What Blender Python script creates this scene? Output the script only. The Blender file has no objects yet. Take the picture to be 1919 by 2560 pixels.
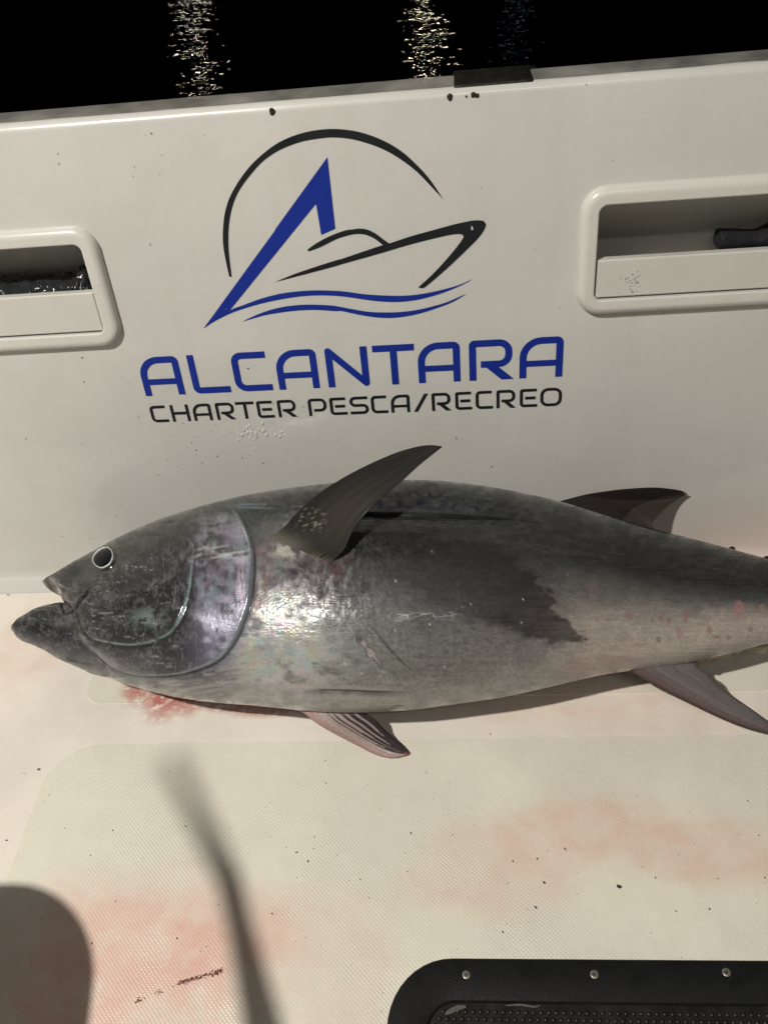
import bpy, bmesh, math, random
import numpy as np
from mathutils import Vector, Matrix
from mathutils.geometry import tessellate_polygon

random.seed(7); rng = np.random.default_rng(11)
S = bpy.context.scene; C = S.collection

# ------------------------------------------------------------------ camera
PW, PH, FPX = 1919.0, 2560.0, 2061.08
CP, CR, CU, CF = (np.array(v) for v in ((0, -.899214, .92), (.99566725, .037125, -.08525524),
                                       (.03852893, .66972952, .74160494), (-.08463004, .74167655, -.66539736)))
cam_data = bpy.data.cameras.new('camera'); cam = bpy.data.objects.new('camera', cam_data); C.objects.link(cam)
cam_data.sensor_fit = 'HORIZONTAL'; cam_data.sensor_width = 36; cam_data.lens = 36 * FPX / PW
cam_data.clip_start = .01; cam_data.clip_end = 2000
cam.matrix_world = Matrix(((CR[0], CU[0], -CF[0], CP[0]), (CR[1], CU[1], -CF[1], CP[1]), (CR[2], CU[2], -CF[2], CP[2]), (0, 0, 0, 1)))
S.camera = cam

# ------------------------------------------------------------------ night sky, exposure
world = bpy.data.worlds.new('World'); S.world = world; world.use_nodes = True
wn = world.node_tree.nodes; bg = wn['Background']
sky = wn.new('ShaderNodeTexSky'); sky.sky_type = 'NISHITA'; sky.sun_disc = False
sky.sun_elevation = math.radians(-4); sky.sun_rotation = math.radians(200)
world.node_tree.links.new(sky.outputs[0], bg.inputs[0]); bg.inputs[1].default_value = .05
S.view_settings.view_transform = 'Standard'; S.view_settings.look = 'None'
S.view_settings.exposure = 0; S.view_settings.gamma = 1
LAMP = np.array((-1.12, -1.32, 2.45)); LAMP_W = 68.0

# ------------------------------------------------------------------ pixel -> place helpers
LEAN = .121553; SL, CL = math.sin(LEAN), math.cos(LEAN)
def ray(x, y):
    return (x - PW / 2) / FPX * CR - (y - PH / 2) / FPX * CU + CF
def on_z(x, y, z=0.0):
    d = ray(x, y); return CP + (z - CP[2]) / d[2] * d
def on_plane(x, y, p0, n):
    d = ray(x, y); return CP + ((p0 - CP) @ n) / (d @ n) * d
WN = np.array((0, -CL, SL))
def wuv(x, y):
    q = on_plane(x, y, np.zeros(3), WN); return np.array((q[0], q[1] * SL + q[2] * CL))
def wp(u, v, n=0.0):
    return (u, v * SL - n * CL, v * CL + n * SL)
def project(P):
    d = P - CP; z = d @ CF
    return np.stack([PW / 2 + FPX * (d @ CR) / z, PH / 2 - FPX * (d @ CU) / z], -1)

# ------------------------------------------------------------------ mesh helpers
def link(o, parent=None):
    C.objects.link(o)
    if parent is not None:
        o.parent = parent
        m = Matrix.Translation(parent.location)
        if parent.parent is not None: m = Matrix.Translation(parent.parent.location) if parent.type == 'MESH' else m
        o.matrix_parent_inverse = m.inverted() if parent.type == 'EMPTY' else Matrix.Identity(4)
    return o
def mesh(name, verts, faces, mat, parent=None, smooth=True):
    me = bpy.data.meshes.new(name); me.from_pydata([tuple(map(float, v)) for v in verts], [], [tuple(map(int, f)) for f in faces])
    me.update()
    if smooth: me.polygons.foreach_set('use_smooth', [True] * len(me.polygons))
    if mat: me.materials.append(mat)
    return link(bpy.data.objects.new(name, me), parent)
def from_bm(name, bm, mat, parent=None, smooth=False):
    bmesh.ops.recalc_face_normals(bm, faces=bm.faces)
    me = bpy.data.meshes.new(name); bm.to_mesh(me); bm.free()
    if smooth: me.polygons.foreach_set('use_smooth', [True] * len(me.polygons))
    if mat: me.materials.append(mat)
    return link(bpy.data.objects.new(name, me), parent)
def grid_mesh(name, P, mat, parent=None, close_v=False, cols=None, floats=None, extra=None):
    """P: (n, m, 3) array -> quads; cols (n,m,3); floats {name: (n,m)}"""
    n, m = P.shape[:2]; I = np.arange(n * m).reshape(n, m)
    J = np.roll(I, -1, 1) if close_v else I[:, 1:]
    K = I if close_v else I[:, :-1]
    F = np.stack([K[:-1], J[:-1], J[1:], K[1:]], -1).reshape(-1, 4)
    V = P.reshape(-1, 3)
    CO = None if cols is None else cols.reshape(-1, 3)
    FL = {k: v.reshape(-1) for k, v in (floats or {}).items()}
    if extra is not None:
        V2, F2, c2, f2 = extra
        F = np.concatenate([F, F2 + len(V)]); V = np.concatenate([V, V2]); CO = np.concatenate([CO, c2])
        FL = {k: np.concatenate([FL[k], f2[k]]) for k in FL}
    me = bpy.data.meshes.new(name)
    me.vertices.add(len(V)); me.vertices.foreach_set('co', V.astype(np.float32).ravel())
    me.loops.add(F.size); me.loops.foreach_set('vertex_index', F.astype(np.int32).ravel())
    me.polygons.add(len(F)); me.polygons.foreach_set('loop_start', np.arange(0, F.size, 4, dtype=np.int32))
    me.update(); me.validate()
    me.polygons.foreach_set('use_smooth', [True] * len(me.polygons))
    if CO is not None:
        a = me.color_attributes.new('Col', 'FLOAT_COLOR', 'POINT')
        a.data.foreach_set('color', np.concatenate([CO, np.ones((len(CO), 1))], 1).astype(np.float32).ravel())
    for k, v in FL.items():
        a = me.attributes.new(k, 'FLOAT', 'POINT'); a.data.foreach_set('value', v.astype(np.float32))
    if mat: me.materials.append(mat)
    return link(bpy.data.objects.new(name, me), parent)
def thing(name, label, cat, loc=(0, 0, 0), group=None):
    o = bpy.data.objects.new(name, None); C.objects.link(o); o.location = loc; o.empty_display_size = .05
    return tag(o, label, cat, group)
def tag(o, label=None, cat=None, group=None, kind=None):
    for k, v in (('label', label), ('category', cat), ('group', group), ('kind', kind)):
        if v: o[k] = v
    return o
def fillet(pts, radii, closed=False, seg=8):
    """round the corners of a 2D polyline"""
    pts = [np.array(p, float) for p in pts]; n = len(pts); out = []
    for i, p in enumerate(pts):
        if not closed and i in (0, n - 1): out.append(p); continue
        a, b = pts[i - 1] - p, pts[(i + 1) % n] - p; la, lb = np.linalg.norm(a), np.linalg.norm(b); a /= la; b /= lb
        r = radii[i] if hasattr(radii, '__len__') else radii
        ang = math.acos(max(-1, min(1, a @ b)))
        if r <= 0 or ang > 3.13: out.append(p); continue
        d = min(r / math.tan(ang / 2), la * .499, lb * .499); r2 = d * math.tan(ang / 2)
        cdir = (a + b) / np.linalg.norm(a + b); c = p + cdir * (r2 / math.sin(ang / 2))
        s, e = p + a * d - c, p + b * d - c
        a0 = math.atan2(s[1], s[0]); a1 = math.atan2(e[1], e[0]); da = (a1 - a0 + math.pi) % (2 * math.pi) - math.pi
        for k in range(seg + 1):
            t = a0 + da * k / seg; out.append(c + r2 * np.array((math.cos(t), math.sin(t))))
    return out
def rrect(x0, y0, x1, y1, r, seg=10):
    r = max(r, .0005); out = []
    for cx, cy, a in ((x1 - r, y1 - r, 0), (x0 + r, y1 - r, 90), (x0 + r, y0 + r, 180), (x1 - r, y0 + r, 270)):
        for k in range(seg + 1):
            t = math.radians(a + 90 * k / seg); out.append((cx + r * math.cos(t), cy + r * math.sin(t)))
    return out
def sweep_frame(name, rect, R, profile, place, mat, parent, rin=.004, fill=False):
    """profile: (inset, height) pairs swept round a rounded rectangle"""
    x0, y0, x1, y1 = rect; rows = []
    for d, h in profile:
        rows.append([place(x, y, h) for x, y in rrect(x0 + d, y0 + d, x1 - d, y1 - d, max(R - d, rin))])
    m = len(rows[0]); V = [p for r_ in rows for p in r_]; F = []
    for i in range(len(rows) - 1):
        for j in range(m):
            k = (j + 1) % m; F.append((i * m + j, i * m + k, (i + 1) * m + k, (i + 1) * m + j))
    if fill: F.append(tuple(range((len(rows) - 1) * m, len(rows) * m)))
    return mesh(name, V, F, mat, parent)
def tube(path, rads, seg=16, cap=True):
    path = np.array(path, float); n = len(path); V = []; F = []
    T = np.gradient(path, axis=0); T /= np.linalg.norm(T, axis=1)[:, None]
    ref = np.array((0, 0, 1.)) if abs(T[0][2]) < .9 else np.array((1., 0, 0))
    for i in range(n):
        a = np.cross(T[i], ref); a /= np.linalg.norm(a); b = np.cross(T[i], a)
        for k in range(seg):
            t = 2 * math.pi * k / seg; V.append(path[i] + rads[i] * (math.cos(t) * a + math.sin(t) * b))
    for i in range(n - 1):
        for k in range(seg):
            F.append((i * seg + k, i * seg + (k + 1) % seg, (i + 1) * seg + (k + 1) % seg, (i + 1) * seg + k))
    if cap: F += [tuple(range(seg - 1, -1, -1)), tuple(range((n - 1) * seg, n * seg))]
    return V, F
def disc_mesh(c, a, b, n, r, h, seg=16, dome=0.0):
    """flat cylinder head at c with axes a, b and normal n"""
    c, a, b, n = map(np.array, (c, a, b, n)); V = []; F = []
    for rr, hh in ((r, -.0005), (r, h * .6), (r * .85, h), (r * .4, h + dome * .8)):
        for k in range(seg):
            t = 2 * math.pi * k / seg; V.append(c + rr * (math.cos(t) * a + math.sin(t) * b) + hh * n)
    V.append(c + (h + dome) * n)
    for i in range(3):
        for k in range(seg):
            F.append((i * seg + k, i * seg + (k + 1) % seg, (i + 1) * seg + (k + 1) % seg, (i + 1) * seg + k))
    for k in range(seg): F.append((3 * seg + k, 3 * seg + (k + 1) % seg, 4 * seg))
    return V, F

# ------------------------------------------------------------------ numpy noise
_perm = rng.random((256, 256))
def vnoise(x, y):
    xi = np.floor(x).astype(int); yi = np.floor(y).astype(int); fx = x - xi; fy = y - yi
    fx = fx * fx * (3 - 2 * fx); fy = fy * fy * (3 - 2 * fy)
    g = lambda a, b: _perm[a & 255, b & 255]
    return (g(xi, yi) * (1 - fx) + g(xi + 1, yi) * fx) * (1 - fy) + (g(xi, yi + 1) * (1 - fx) + g(xi + 1, yi + 1) * fx) * fy
def fbm(x, y, o=4):
    s = 0; a = .5; t = 0
    for k in range(o):
        s = s + a * vnoise(x * 2 ** k + 17.3 * k, y * 2 ** k + 5.1 * k); t += a; a *= .55
    return s / t
def sstep(a, b, x):
    t = np.clip((x - a) / (b - a), 0, 1); return t * t * (3 - 2 * t)
def lin(c):
    c = np.array(c, float) / 255; return np.where(c < .04045, c / 12.92, ((c + .055) / 1.055) ** 2.4)

# ------------------------------------------------------------------ materials
def new_mat(name):
    m = bpy.data.materials.new(name); m.use_nodes = True; nt = m.node_tree
    return m, nt, nt.nodes, nt.links, nt.nodes['Principled BSDF']
def plain(name, col, rough=.5, metal=0, coat=0, nscale=40, namp=.12, bump=0, bscale=200, spec=.5):
    m, nt, N, L, B = new_mat(name)
    tc = N.new('ShaderNodeTexCoord'); nz = N.new('ShaderNodeTexNoise'); nz.inputs['Scale'].default_value = nscale; nz.inputs['Detail'].default_value = 5
    L.new(tc.outputs['Object'], nz.inputs['Vector'])
    mx = N.new('ShaderNodeMix'); mx.data_type = 'RGBA'; mx.inputs[6].default_value = (*[c * (1 - namp) for c in col], 1); mx.inputs[7].default_value = (*[min(1, c * (1 + namp)) for c in col], 1)
    L.new(nz.outputs['Fac'], mx.inputs[0]); L.new(mx.outputs[2], B.inputs['Base Color'])
    mr = N.new('ShaderNodeMapRange'); mr.inputs[1].default_value = .3; mr.inputs[2].default_value = .7; mr.inputs[3].default_value = max(.02, rough * .8); mr.inputs[4].default_value = min(1, rough * 1.2)
    L.new(nz.outputs['Fac'], mr.inputs[0]); L.new(mr.outputs[0], B.inputs['Roughness'])
    B.inputs['Metallic'].default_value = metal; B.inputs['Coat Weight'].default_value = coat; B.inputs['Coat Roughness'].default_value = .1
    B.inputs['Specular IOR Level'].default_value = spec
    if bump:
        n2 = N.new('ShaderNodeTexNoise'); n2.inputs['Scale'].default_value = bscale; n2.inputs['Detail'].default_value = 3
        L.new(tc.outputs['Object'], n2.inputs['Vector'])
        bp = N.new('ShaderNodeBump'); bp.inputs['Strength'].default_value = bump; bp.inputs['Distance'].default_value = .002
        L.new(n2.outputs['Fac'], bp.inputs['Height']); L.new(bp.outputs[0], B.inputs['Normal'])
    return m
class NT:
    """small node-graph helper for the stained gelcoat"""
    def __init__(s, m): s.N = m.node_tree.nodes; s.L = m.node_tree.links
    def node(s, t, **k):
        n = s.N.new(t)
        for a, b in k.items(): setattr(n, a, b)
        return n
    def math(s, op, a, b=None, c=None, clamp=False):
        n = s.node('ShaderNodeMath', operation=op, use_clamp=clamp)
        for i, v in enumerate((a, b, c)):
            if v is None: continue
            if isinstance(v, (int, float)): n.inputs[i].default_value = v
            else: s.L.new(v, n.inputs[i])
        return n.outputs[0]
    def noise(s, vec, scale, detail=4, rough=.55):
        n = s.node('ShaderNodeTexNoise'); n.inputs['Scale'].default_value = scale; n.inputs['Detail'].default_value = detail; n.inputs['Roughness'].default_value = rough
        s.L.new(vec, n.inputs['Vector']); return n
    def ramp(s, v, a, b, lo=0.0, hi=1.0):
        n = s.node('ShaderNodeMapRange', interpolation_type='SMOOTHSTEP')
        for i, x in enumerate((v, a, b, lo, hi)):
            if isinstance(x, (int, float)): n.inputs[i].default_value = x
            else: s.L.new(x, n.inputs[i])
        return n.outputs[0]
    def mix(s, f, a, b):
        n = s.node('ShaderNodeMix', data_type='RGBA')
        for i, x in ((0, f), (6, a), (7, b)):
            if isinstance(x, (int, float)): n.inputs[i].default_value = x
            elif isinstance(x, tuple): n.inputs[i].default_value = (*x, 1)
            else: s.L.new(x, n.inputs[i])
        return n.outputs[2]
def blob_mask(g, pos, cx, cy, rx, ry, ang, nz, distort):
    """soft-edged stain at (cx, cy) with a noisy outline"""
    mp = g.node('ShaderNodeMapping', vector_type='TEXTURE'); g.L.new(pos, mp.inputs['Vector'])
    mp.inputs['Location'].default_value = (cx, cy, 0); mp.inputs['Rotation'].default_value = (0, 0, ang); mp.inputs['Scale'].default_value = (rx, ry, 1e3)
    ln = g.node('ShaderNodeVectorMath', operation='LENGTH'); g.L.new(mp.outputs[0], ln.inputs[0])
    d = g.math('ADD', ln.outputs['Value'], g.math('MULTIPLY', g.math('SUBTRACT', nz, .5), distort))
    return g.ramp(d, 1.0, .35)

def deck_material(name, base, panel):
    m, nt, N, L, B = new_mat(name); g = NT(m)
    geo = g.node('ShaderNodeNewGeometry'); pos = geo.outputs['Position']
    big = g.noise(pos, 5, 5).outputs['Fac']; mid = g.noise(pos, 26, 5).outputs['Fac']; fine = g.noise(pos, 160, 4).outputs['Fac']
    col = g.mix(g.ramp(big, .35, .65), tuple(base * .93), tuple(np.minimum(base * 1.04, .9)))
    col = g.mix(g.math('MULTIPLY', g.ramp(mid, .45, .75), .22), col, tuple(base * np.array((.80, .80, .76))))
    # pink wash water, blood
    def st(px, py, rx, ry, ang, c, amt, nz=None, dis=.9):
        nonlocal col
        q = on_z(px, py)
        k = blob_mask(g, pos, q[0], q[1], rx, ry, ang, nz or big, dis)
        k = g.math('MULTIPLY', k, g.ramp(mid, .30, .66, .45, 1.15)); col = g.mix(g.math('MULTIPLY', k, amt), col, c)
    PINK = (.76, .40, .34); WASH = (.74, .52, .43)
    st(300, 2490, .22, .14, .35, PINK, .55); st(560, 2330, .13, .06, .3, PINK, .35); st(120, 2350, .10, .10, 0, PINK, .3)
    st(820, 2420, .10, .10, 0, WASH, .25)
    st(1450, 2080, .19, .055, .05, WASH, .62); st(1780, 2140, .14, .06, 0, WASH, .55); st(1250, 2200, .14, .05, .1, WASH, .4)
    st(1640, 1800, .25, .03, 0, WASH, .22); st(60, 1620, .09, .12, 0, WASH, .35); st(1880, 1470, .16, .06, 0, PINK, .45)
    st(1400, 1750, .30, .04, 0, WASH, .35)
    RED = (.42, .05, .035)
    streak = g.noise(pos, 60, 6, .7).outputs['Fac']
    redmask = g.ramp(streak, .34, .56)
    for px, py, rx, ry, a in ((415, 1762, .042, .036, .8), (335, 1724, .024, .026, 1.1), (480, 1756, .034, .024, 1.2), (560, 1768, .05, .012, .0), (400, 1740, .07, .03, 0), (660, 1778, .07, .015, 0)):
        q = on_z(px, py); k = blob_mask(g, pos, q[0], q[1], rx, ry, a, streak, 1.6)
        col = g.mix(g.math('MULTIPLY', g.math('MULTIPLY', k, redmask), .62), col, RED)
    # grime ground into the pattern
    sp = g.node('ShaderNodeTexVoronoi'); sp.inputs['Scale'].default_value = 70; L.new(pos, sp.inputs['Vector'])
    speck = g.math('MULTIPLY', g.ramp(sp.outputs['Distance'], .09, .04), g.ramp(g.noise(pos, 14, 2).outputs['Fac'], .58, .66))
    col = g.mix(g.math('MULTIPLY', speck, .45), col, (.14, .11, .09))
    col = g.mix(g.math('MULTIPLY', g.ramp(fine, .6, .8), .25), col, (.5, .47, .4))
    L.new(col, B.inputs['Base Color'])
    wet = g.ramp(big, .40, .62)
    B.inputs['Specular IOR Level'].default_value = .5
    r = g.math('ADD', g.ramp(wet, 0, 1, .45, .20) if panel else g.ramp(wet, 0, 1, .33, .14), g.math('MULTIPLY', fine, .12)); L.new(r, B.inputs['Roughness'])
    h = g.math('MULTIPLY', mid, .0016)
    if panel:
        mp = g.node('ShaderNodeMapping'); mp.inputs['Rotation'].default_value = (0, 0, .785); mp.inputs['Scale'].default_value = (1, 1, 0); L.new(pos, mp.inputs['Vector'])
        vo = g.node('ShaderNodeTexVoronoi'); vo.inputs['Scale'].default_value = 300; vo.inputs['Randomness'].default_value = .12; L.new(mp.outputs[0], vo.inputs['Vector'])
        worn = g.ramp(g.noise(pos, 7, 4).outputs['Fac'], .38, .62, .35, 1.0)
        h = g.math('ADD', h, g.math('MULTIPLY', g.math('MULTIPLY', g.ramp(vo.outputs['Distance'], .62, .15), worn), .00038))
        cav = g.math('MULTIPLY', g.math('MULTIPLY', g.ramp(vo.outputs['Distance'], .42, .68), worn), .16)
        col2 = g.mix(cav, col, tuple(base * np.array((.60, .58, .50)))); L.new(col2, B.inputs['Base Color'])
    else:
        h = g.math('ADD', h, g.math('MULTIPLY', fine, .0003))
    bp = g.node('ShaderNodeBump'); bp.inputs['Strength'].default_value = .9; bp.inputs['Distance'].default_value = 1.0
    L.new(h, bp.inputs['Height']); L.new(bp.outputs[0], B.inputs['Normal'])
    return m

def gelcoat(name, base, rough=.25):
    m, nt, N, L, B = new_mat(name); g = NT(m)
    geo = g.node('ShaderNodeNewGeometry'); pos = geo.outputs['Position']
    big = g.noise(pos, 3.2, 4).outputs['Fac']; fine = g.noise(pos, 90, 3).outputs['Fac']
    mp = g.node('ShaderNodeMapping'); mp.inputs['Scale'].default_value = (9, 1, 1.2); L.new(pos, mp.inputs['Vector'])
    run = g.noise(mp.outputs[0], 4, 4).outputs['Fac']
    col = g.mix(g.ramp(big, .35, .65), tuple(base * .95), tuple(np.minimum(base * 1.03, .9)))
    col = g.mix(g.math('MULTIPLY', g.ramp(run, .48, .75), .14), col, tuple(base * np.array((.84, .80, .74))))
    sep = g.node('ShaderNodeSeparateXYZ'); L.new(pos, sep.inputs[0])
    low = g.ramp(sep.outputs['Z'], .16, .0)
    right = g.ramp(sep.outputs['X'], .1, .5)
    col = g.mix(g.math('MULTIPLY', g.math('MULTIPLY', low, right), .35), col, (.74, .45, .40))
    sp = g.node('ShaderNodeTexVoronoi'); sp.inputs['Scale'].default_value = 42; L.new(pos, sp.inputs['Vector'])
    speck = g.math('MULTIPLY', g.ramp(sp.outputs['Distance'], .075, .035), g.ramp(g.noise(pos, 6, 2).outputs['Fac'], .60, .68))
    col = g.mix(g.math('MULTIPLY', speck, .55), col, (.16, .12, .10))
    L.new(col, B.inputs['Base Color'])
    L.new(g.math('ADD', g.ramp(big, .3, .7, rough * .7, rough * 1.2), g.math('MULTIPLY', run, .08)), B.inputs['Roughness'])
    B.inputs['Coat Weight'].default_value = .3; B.inputs['Coat Roughness'].default_value = .08
    h = g.math('ADD', g.math('MULTIPLY', big, .006), g.math('MULTIPLY', fine, .00012))
    bp = g.node('ShaderNodeBump'); bp.inputs['Strength'].default_value = .7; bp.inputs['Distance'].default_value = 1.0
    L.new(h, bp.inputs['Height']); L.new(bp.outputs[0], B.inputs['Normal'])
    return m

WHITE = np.array((.605, .60, .575)); DECK = np.array((.81, .755, .69)); PANEL = np.array((.765, .73, .64))
M_wall = gelcoat('bulwark_gelcoat', WHITE)
M_floor = deck_material('deck_gelcoat', DECK, False)
M_panel = deck_material('nonskid_gelcoat', PANEL, True)
M_frame = plain('pocket_plastic', (.64, .63, .595), .26, coat=.25, nscale=14, namp=.04, bump=.08, bscale=60)
M_lip = plain('pocket_lip_plastic', (.60, .588, .555), .4, nscale=20, namp=.05, bump=.1, bscale=300)
M_recess = plain('pocket_inside', (.66, .65, .60), .7, nscale=12, namp=.15)
M_black = plain('black_plastic', (.006, .0065, .0075), .55, spec=.22, nscale=60, namp=.3, bump=.3, bscale=700)
M_rubber = plain('black_rubber', (.014, .014, .013), .35, nscale=80, namp=.4)
M_steel = plain('stainless_steel', (.50, .48, .43), .35, metal=.85, nscale=300, namp=.25)
M_pin = plain('pin_grey', (.34, .33, .31), .6)
M_bronze = plain('tarnished_metal', (.012, .010, .008), .55, spec=.3, metal=.0, nscale=120, namp=.7, bump=.5, bscale=300)
M_blue = plain('blue_vinyl', (.005, .024, .27), .5, spec=.3, nscale=30, namp=.08)
M_ink = plain('black_vinyl', (.009, .011, .014), .5, spec=.3, nscale=30, namp=.15)
M_navy = plain('navy_fabric', (.005, .006, .010), .85, nscale=200, namp=.4, bump=.6, bscale=500)
M_bag = plain('dark_plastic_film', (.02, .022, .025), .18, nscale=90, namp=.4, bump=.8, bscale=120)
M_hole = plain('screw_hole_dark', (.012, .010, .008), .8)
M_blood = plain('dried_blood', (.16, .020, .016), .5, nscale=400, namp=.4)
M_dirt = plain('dark_grit', (.035, .025, .018), .8, nscale=400, namp=.4)

# ------------------------------------------------------------------ deck floor
def sheet(name, poly, z, mat, parent=None, thick=0.0, bev=0.0):
    tri = tessellate_polygon([[Vector((x, y, 0)) for x, y in poly]])
    V = [(x, y, z) for x, y in poly]; F = [tuple(t) for t in tri]; n = len(poly)
    if thick:
        V += [(x, y, z - thick) for x, y in poly]
        F += [(i, (i + 1) % n, n + (i + 1) % n, n + i) for i in range(n)]
    o = mesh(name, V, F, mat, parent, smooth=False)
    bm = bmesh.new(); bm.from_mesh(o.data); bmesh.ops.recalc_face_normals(bm, faces=bm.faces); bm.to_mesh(o.data); bm.free()
    return o
deck = sheet('deck_floor', [(-1.9, -2.6), (1.9, -2.6), (1.9, .02), (-1.9, .02)], 0, M_floor, thick=.04)
tag(deck, 'cream fibreglass cockpit deck with smooth strips between nonskid panels', 'deck', kind='structure')
PZ = .0012
for rect, r in (((-.536, -2.4, 1.5, -.312), .062), ((-.522, -.247, 1.5, -.06), .026)):
    sheet('nonskid_panel', rrect(*rect, r), PZ, M_panel, deck, thick=.0016)

# ------------------------------------------------------------------ bulwark: cove, leaning side, rounded cap, outer hull
VK = .6622; KY, KZ = VK * SL, VK * CL
CAPW = on_z(960, 207, KZ)[1] - KY
prof = fillet([(-.034, .0006), (0, .0006), (KY, KZ), (KY + CAPW, KZ + .003), (KY + CAPW + .03, -.7)], [0, .032, .011, .010, 0], seg=10)
HOLES = []   # filled by the pockets: (u0, v0, u1, v1)
PK = [dict(rect=(-.872, .391, -.4225, .547)), dict(rect=(.161, .3955, .611, .5505))]
BAND = .0235
for p in PK:
    x0, y0, x1, y1 = p['rect']; p['open'] = (x0 + .0205, y0 + BAND + .003, x1 - .0205, y1 - BAND); HOLES.append((x0 + .012, y0 + .012, x1 - .012, y1 - .012))
rows = []
for i, q in enumerate(prof):
    rows.append(tuple(q))
    if i + 1 < len(prof):
        a, b = prof[i], prof[i + 1]
        if np.linalg.norm(b - a) > .3 and b[1] > a[1]:
            va = a[0] * SL + a[1] * CL; vb = b[0] * SL + b[1] * CL
            vs = sorted([v for hh in HOLES for v in (hh[1], hh[3])] + list(np.linspace(va, vb, 14)[1:-1]))
            rows += [(v * SL + (a[0] * CL - a[1] * SL) * CL, v * CL - (a[0] * CL - a[1] * SL) * SL) for v in vs]
us = sorted([u for hh in HOLES for u in (hh[0], hh[2])] + list(np.linspace(-1.9, 1.9, 39)))
V = [(u, y, z) for (y, z) in rows for u in us]; F = []; nu = len(us)
for i in range(len(rows) - 1):
    yc, zc_ = (rows[i][0] + rows[i + 1][0]) / 2, (rows[i][1] + rows[i + 1][1]) / 2; vc = yc * SL + zc_ * CL
    for j in range(nu - 1):
        uc = (us[j] + us[j + 1]) / 2
        if any(h[0] < uc < h[2] and h[1] < vc < h[3] for h in HOLES) and abs(yc - vc * SL) < .01: continue
        F.append((i * nu + j, i * nu + j + 1, (i + 1) * nu + j + 1, (i + 1) * nu + j))
bul = thing('bulwark', 'white gelcoat boat side with rounded top cap behind the fish', 'boat side', (0, .02, 0))
bw = mesh('side_panel', V, F, M_wall, bul)
for px, py, r, e in ((680, 278, .0034, 1.2), (1124, 242, .0031, 1.25), (1165, 240, .0012, 1), (1183, 236, .0032, .9), (1192, 238, .0026, .9)):
    u, v = wuv(px, py)
    pts = [wp(u + r * math.cos(t) * (1 + .15 * math.sin(3 * t + px)), v + e * r * math.sin(t), .0006) for t in np.linspace(0, 2 * math.pi, 15)[:-1]]
    pts2 = [wp(u + r * .8 * math.cos(t), v + e * .8 * r * math.sin(t), .0009) for t in np.linspace(0, 2 * math.pi, 15)[:-1]]
    mesh('screw_hole', pts + pts2, [(k, (k + 1) % 14, 14 + (k + 1) % 14, 14 + k) for k in range(14)] + [tuple(range(14, 28))], M_hole, bul)

# the rest of the cockpit: the side opposite and the end walls
def liner(name, p0, p1, label):
    p0, p1 = np.array(p0, float), np.array(p1, float); d = (p1 - p0) / np.linalg.norm(p1 - p0); nrm = np.array((-d[1], d[0]))
    pts = fillet([(.05, .002), (0, .002), (-.06, .66), (-.15, .66), (-.16, -.3)], [0, .03, .012, .012, 0], seg=5); V = []; F = []
    for q in (p0, p1):
        for a, z in pts: V.append((q[0] + nrm[0] * a, q[1] + nrm[1] * a, z))
    k = len(pts)
    for i in range(k - 1): F.append((i, i + 1, k + i + 1, k + i))
    tag(mesh(name, V, F, M_wall), label, 'boat side')
liner('bulwark', (1.88, -2.55), (-1.88, -2.55), 'plain white boat side facing the lettered one')
liner('bulwark', (-1.86, -2.5), (-1.86, -.02), 'plain white end wall of the cockpit on the side of the tuna head')
liner('bulwark', (1.86, -.02), (1.86, -2.5), 'plain white end wall of the cockpit beyond the tuna tail')
# weathered grey top of the side
M_cap = plain('weathered_cap', (.22, .215, .20), .36, nscale=22, namp=.85, bump=.35, bscale=90)
cy0_, cy1_ = KY + .0085, KY + CAPW - .004; capV = []; capF = []
cu = np.linspace(-1.9, 1.9, 191)
for i, u in enumerate(cu):
    e = .0022 * (vnoise(np.array([u * 30.0]), np.array([3.0]))[0] - .5)
    for y, z in ((cy0_ + e, .0006), (cy0_ + .006 + e, .0011), (cy1_ - .006, .0038), (cy1_, .0030)): capV.append((u, y, KZ + z))
for i in range(len(cu) - 1):
    for j in range(3): capF.append((4 * i + j, 4 * i + 4 + j, 4 * i + 5 + j, 4 * i + 1 + j))
mesh('cap_strip', capV, capF, M_cap, bul)
# plate on the cap
u0, u1 = on_z(1131, 208, KZ)[0], on_z(1336, 190, KZ)[0]
pl = thing('rail_plate', 'short dark tarnished metal plate lying on top of the boat side', 'metal plate', ((u0 + u1) / 2, KY + .03, KZ))
pr = [(.005, -.0005), (.0055, .0014), (.0075, .0024), (.03, .0036), (CAPW + .004, .0056), (CAPW + .006, .002)]
V = []; F = []
for ux, ins in ((u0, .006), (u0 + .002, 0), (u0 + .006, -.0012), (u1 - .012, -.0012), (u1 - .004, 0), (u1, .008)):
    for y, z in pr: V.append((ux, KY + y + max(ins, 0) * .3, KZ + z - max(ins, 0) * .6))
for i in range(5):
    for j in range(5): F.append((i * 6 + j, i * 6 + j + 1, (i + 1) * 6 + j + 1, (i + 1) * 6 + j))
F += [tuple(range(6)), tuple(range(35, 29, -1))]
mesh('plate', V, F, M_bronze, pl)

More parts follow.
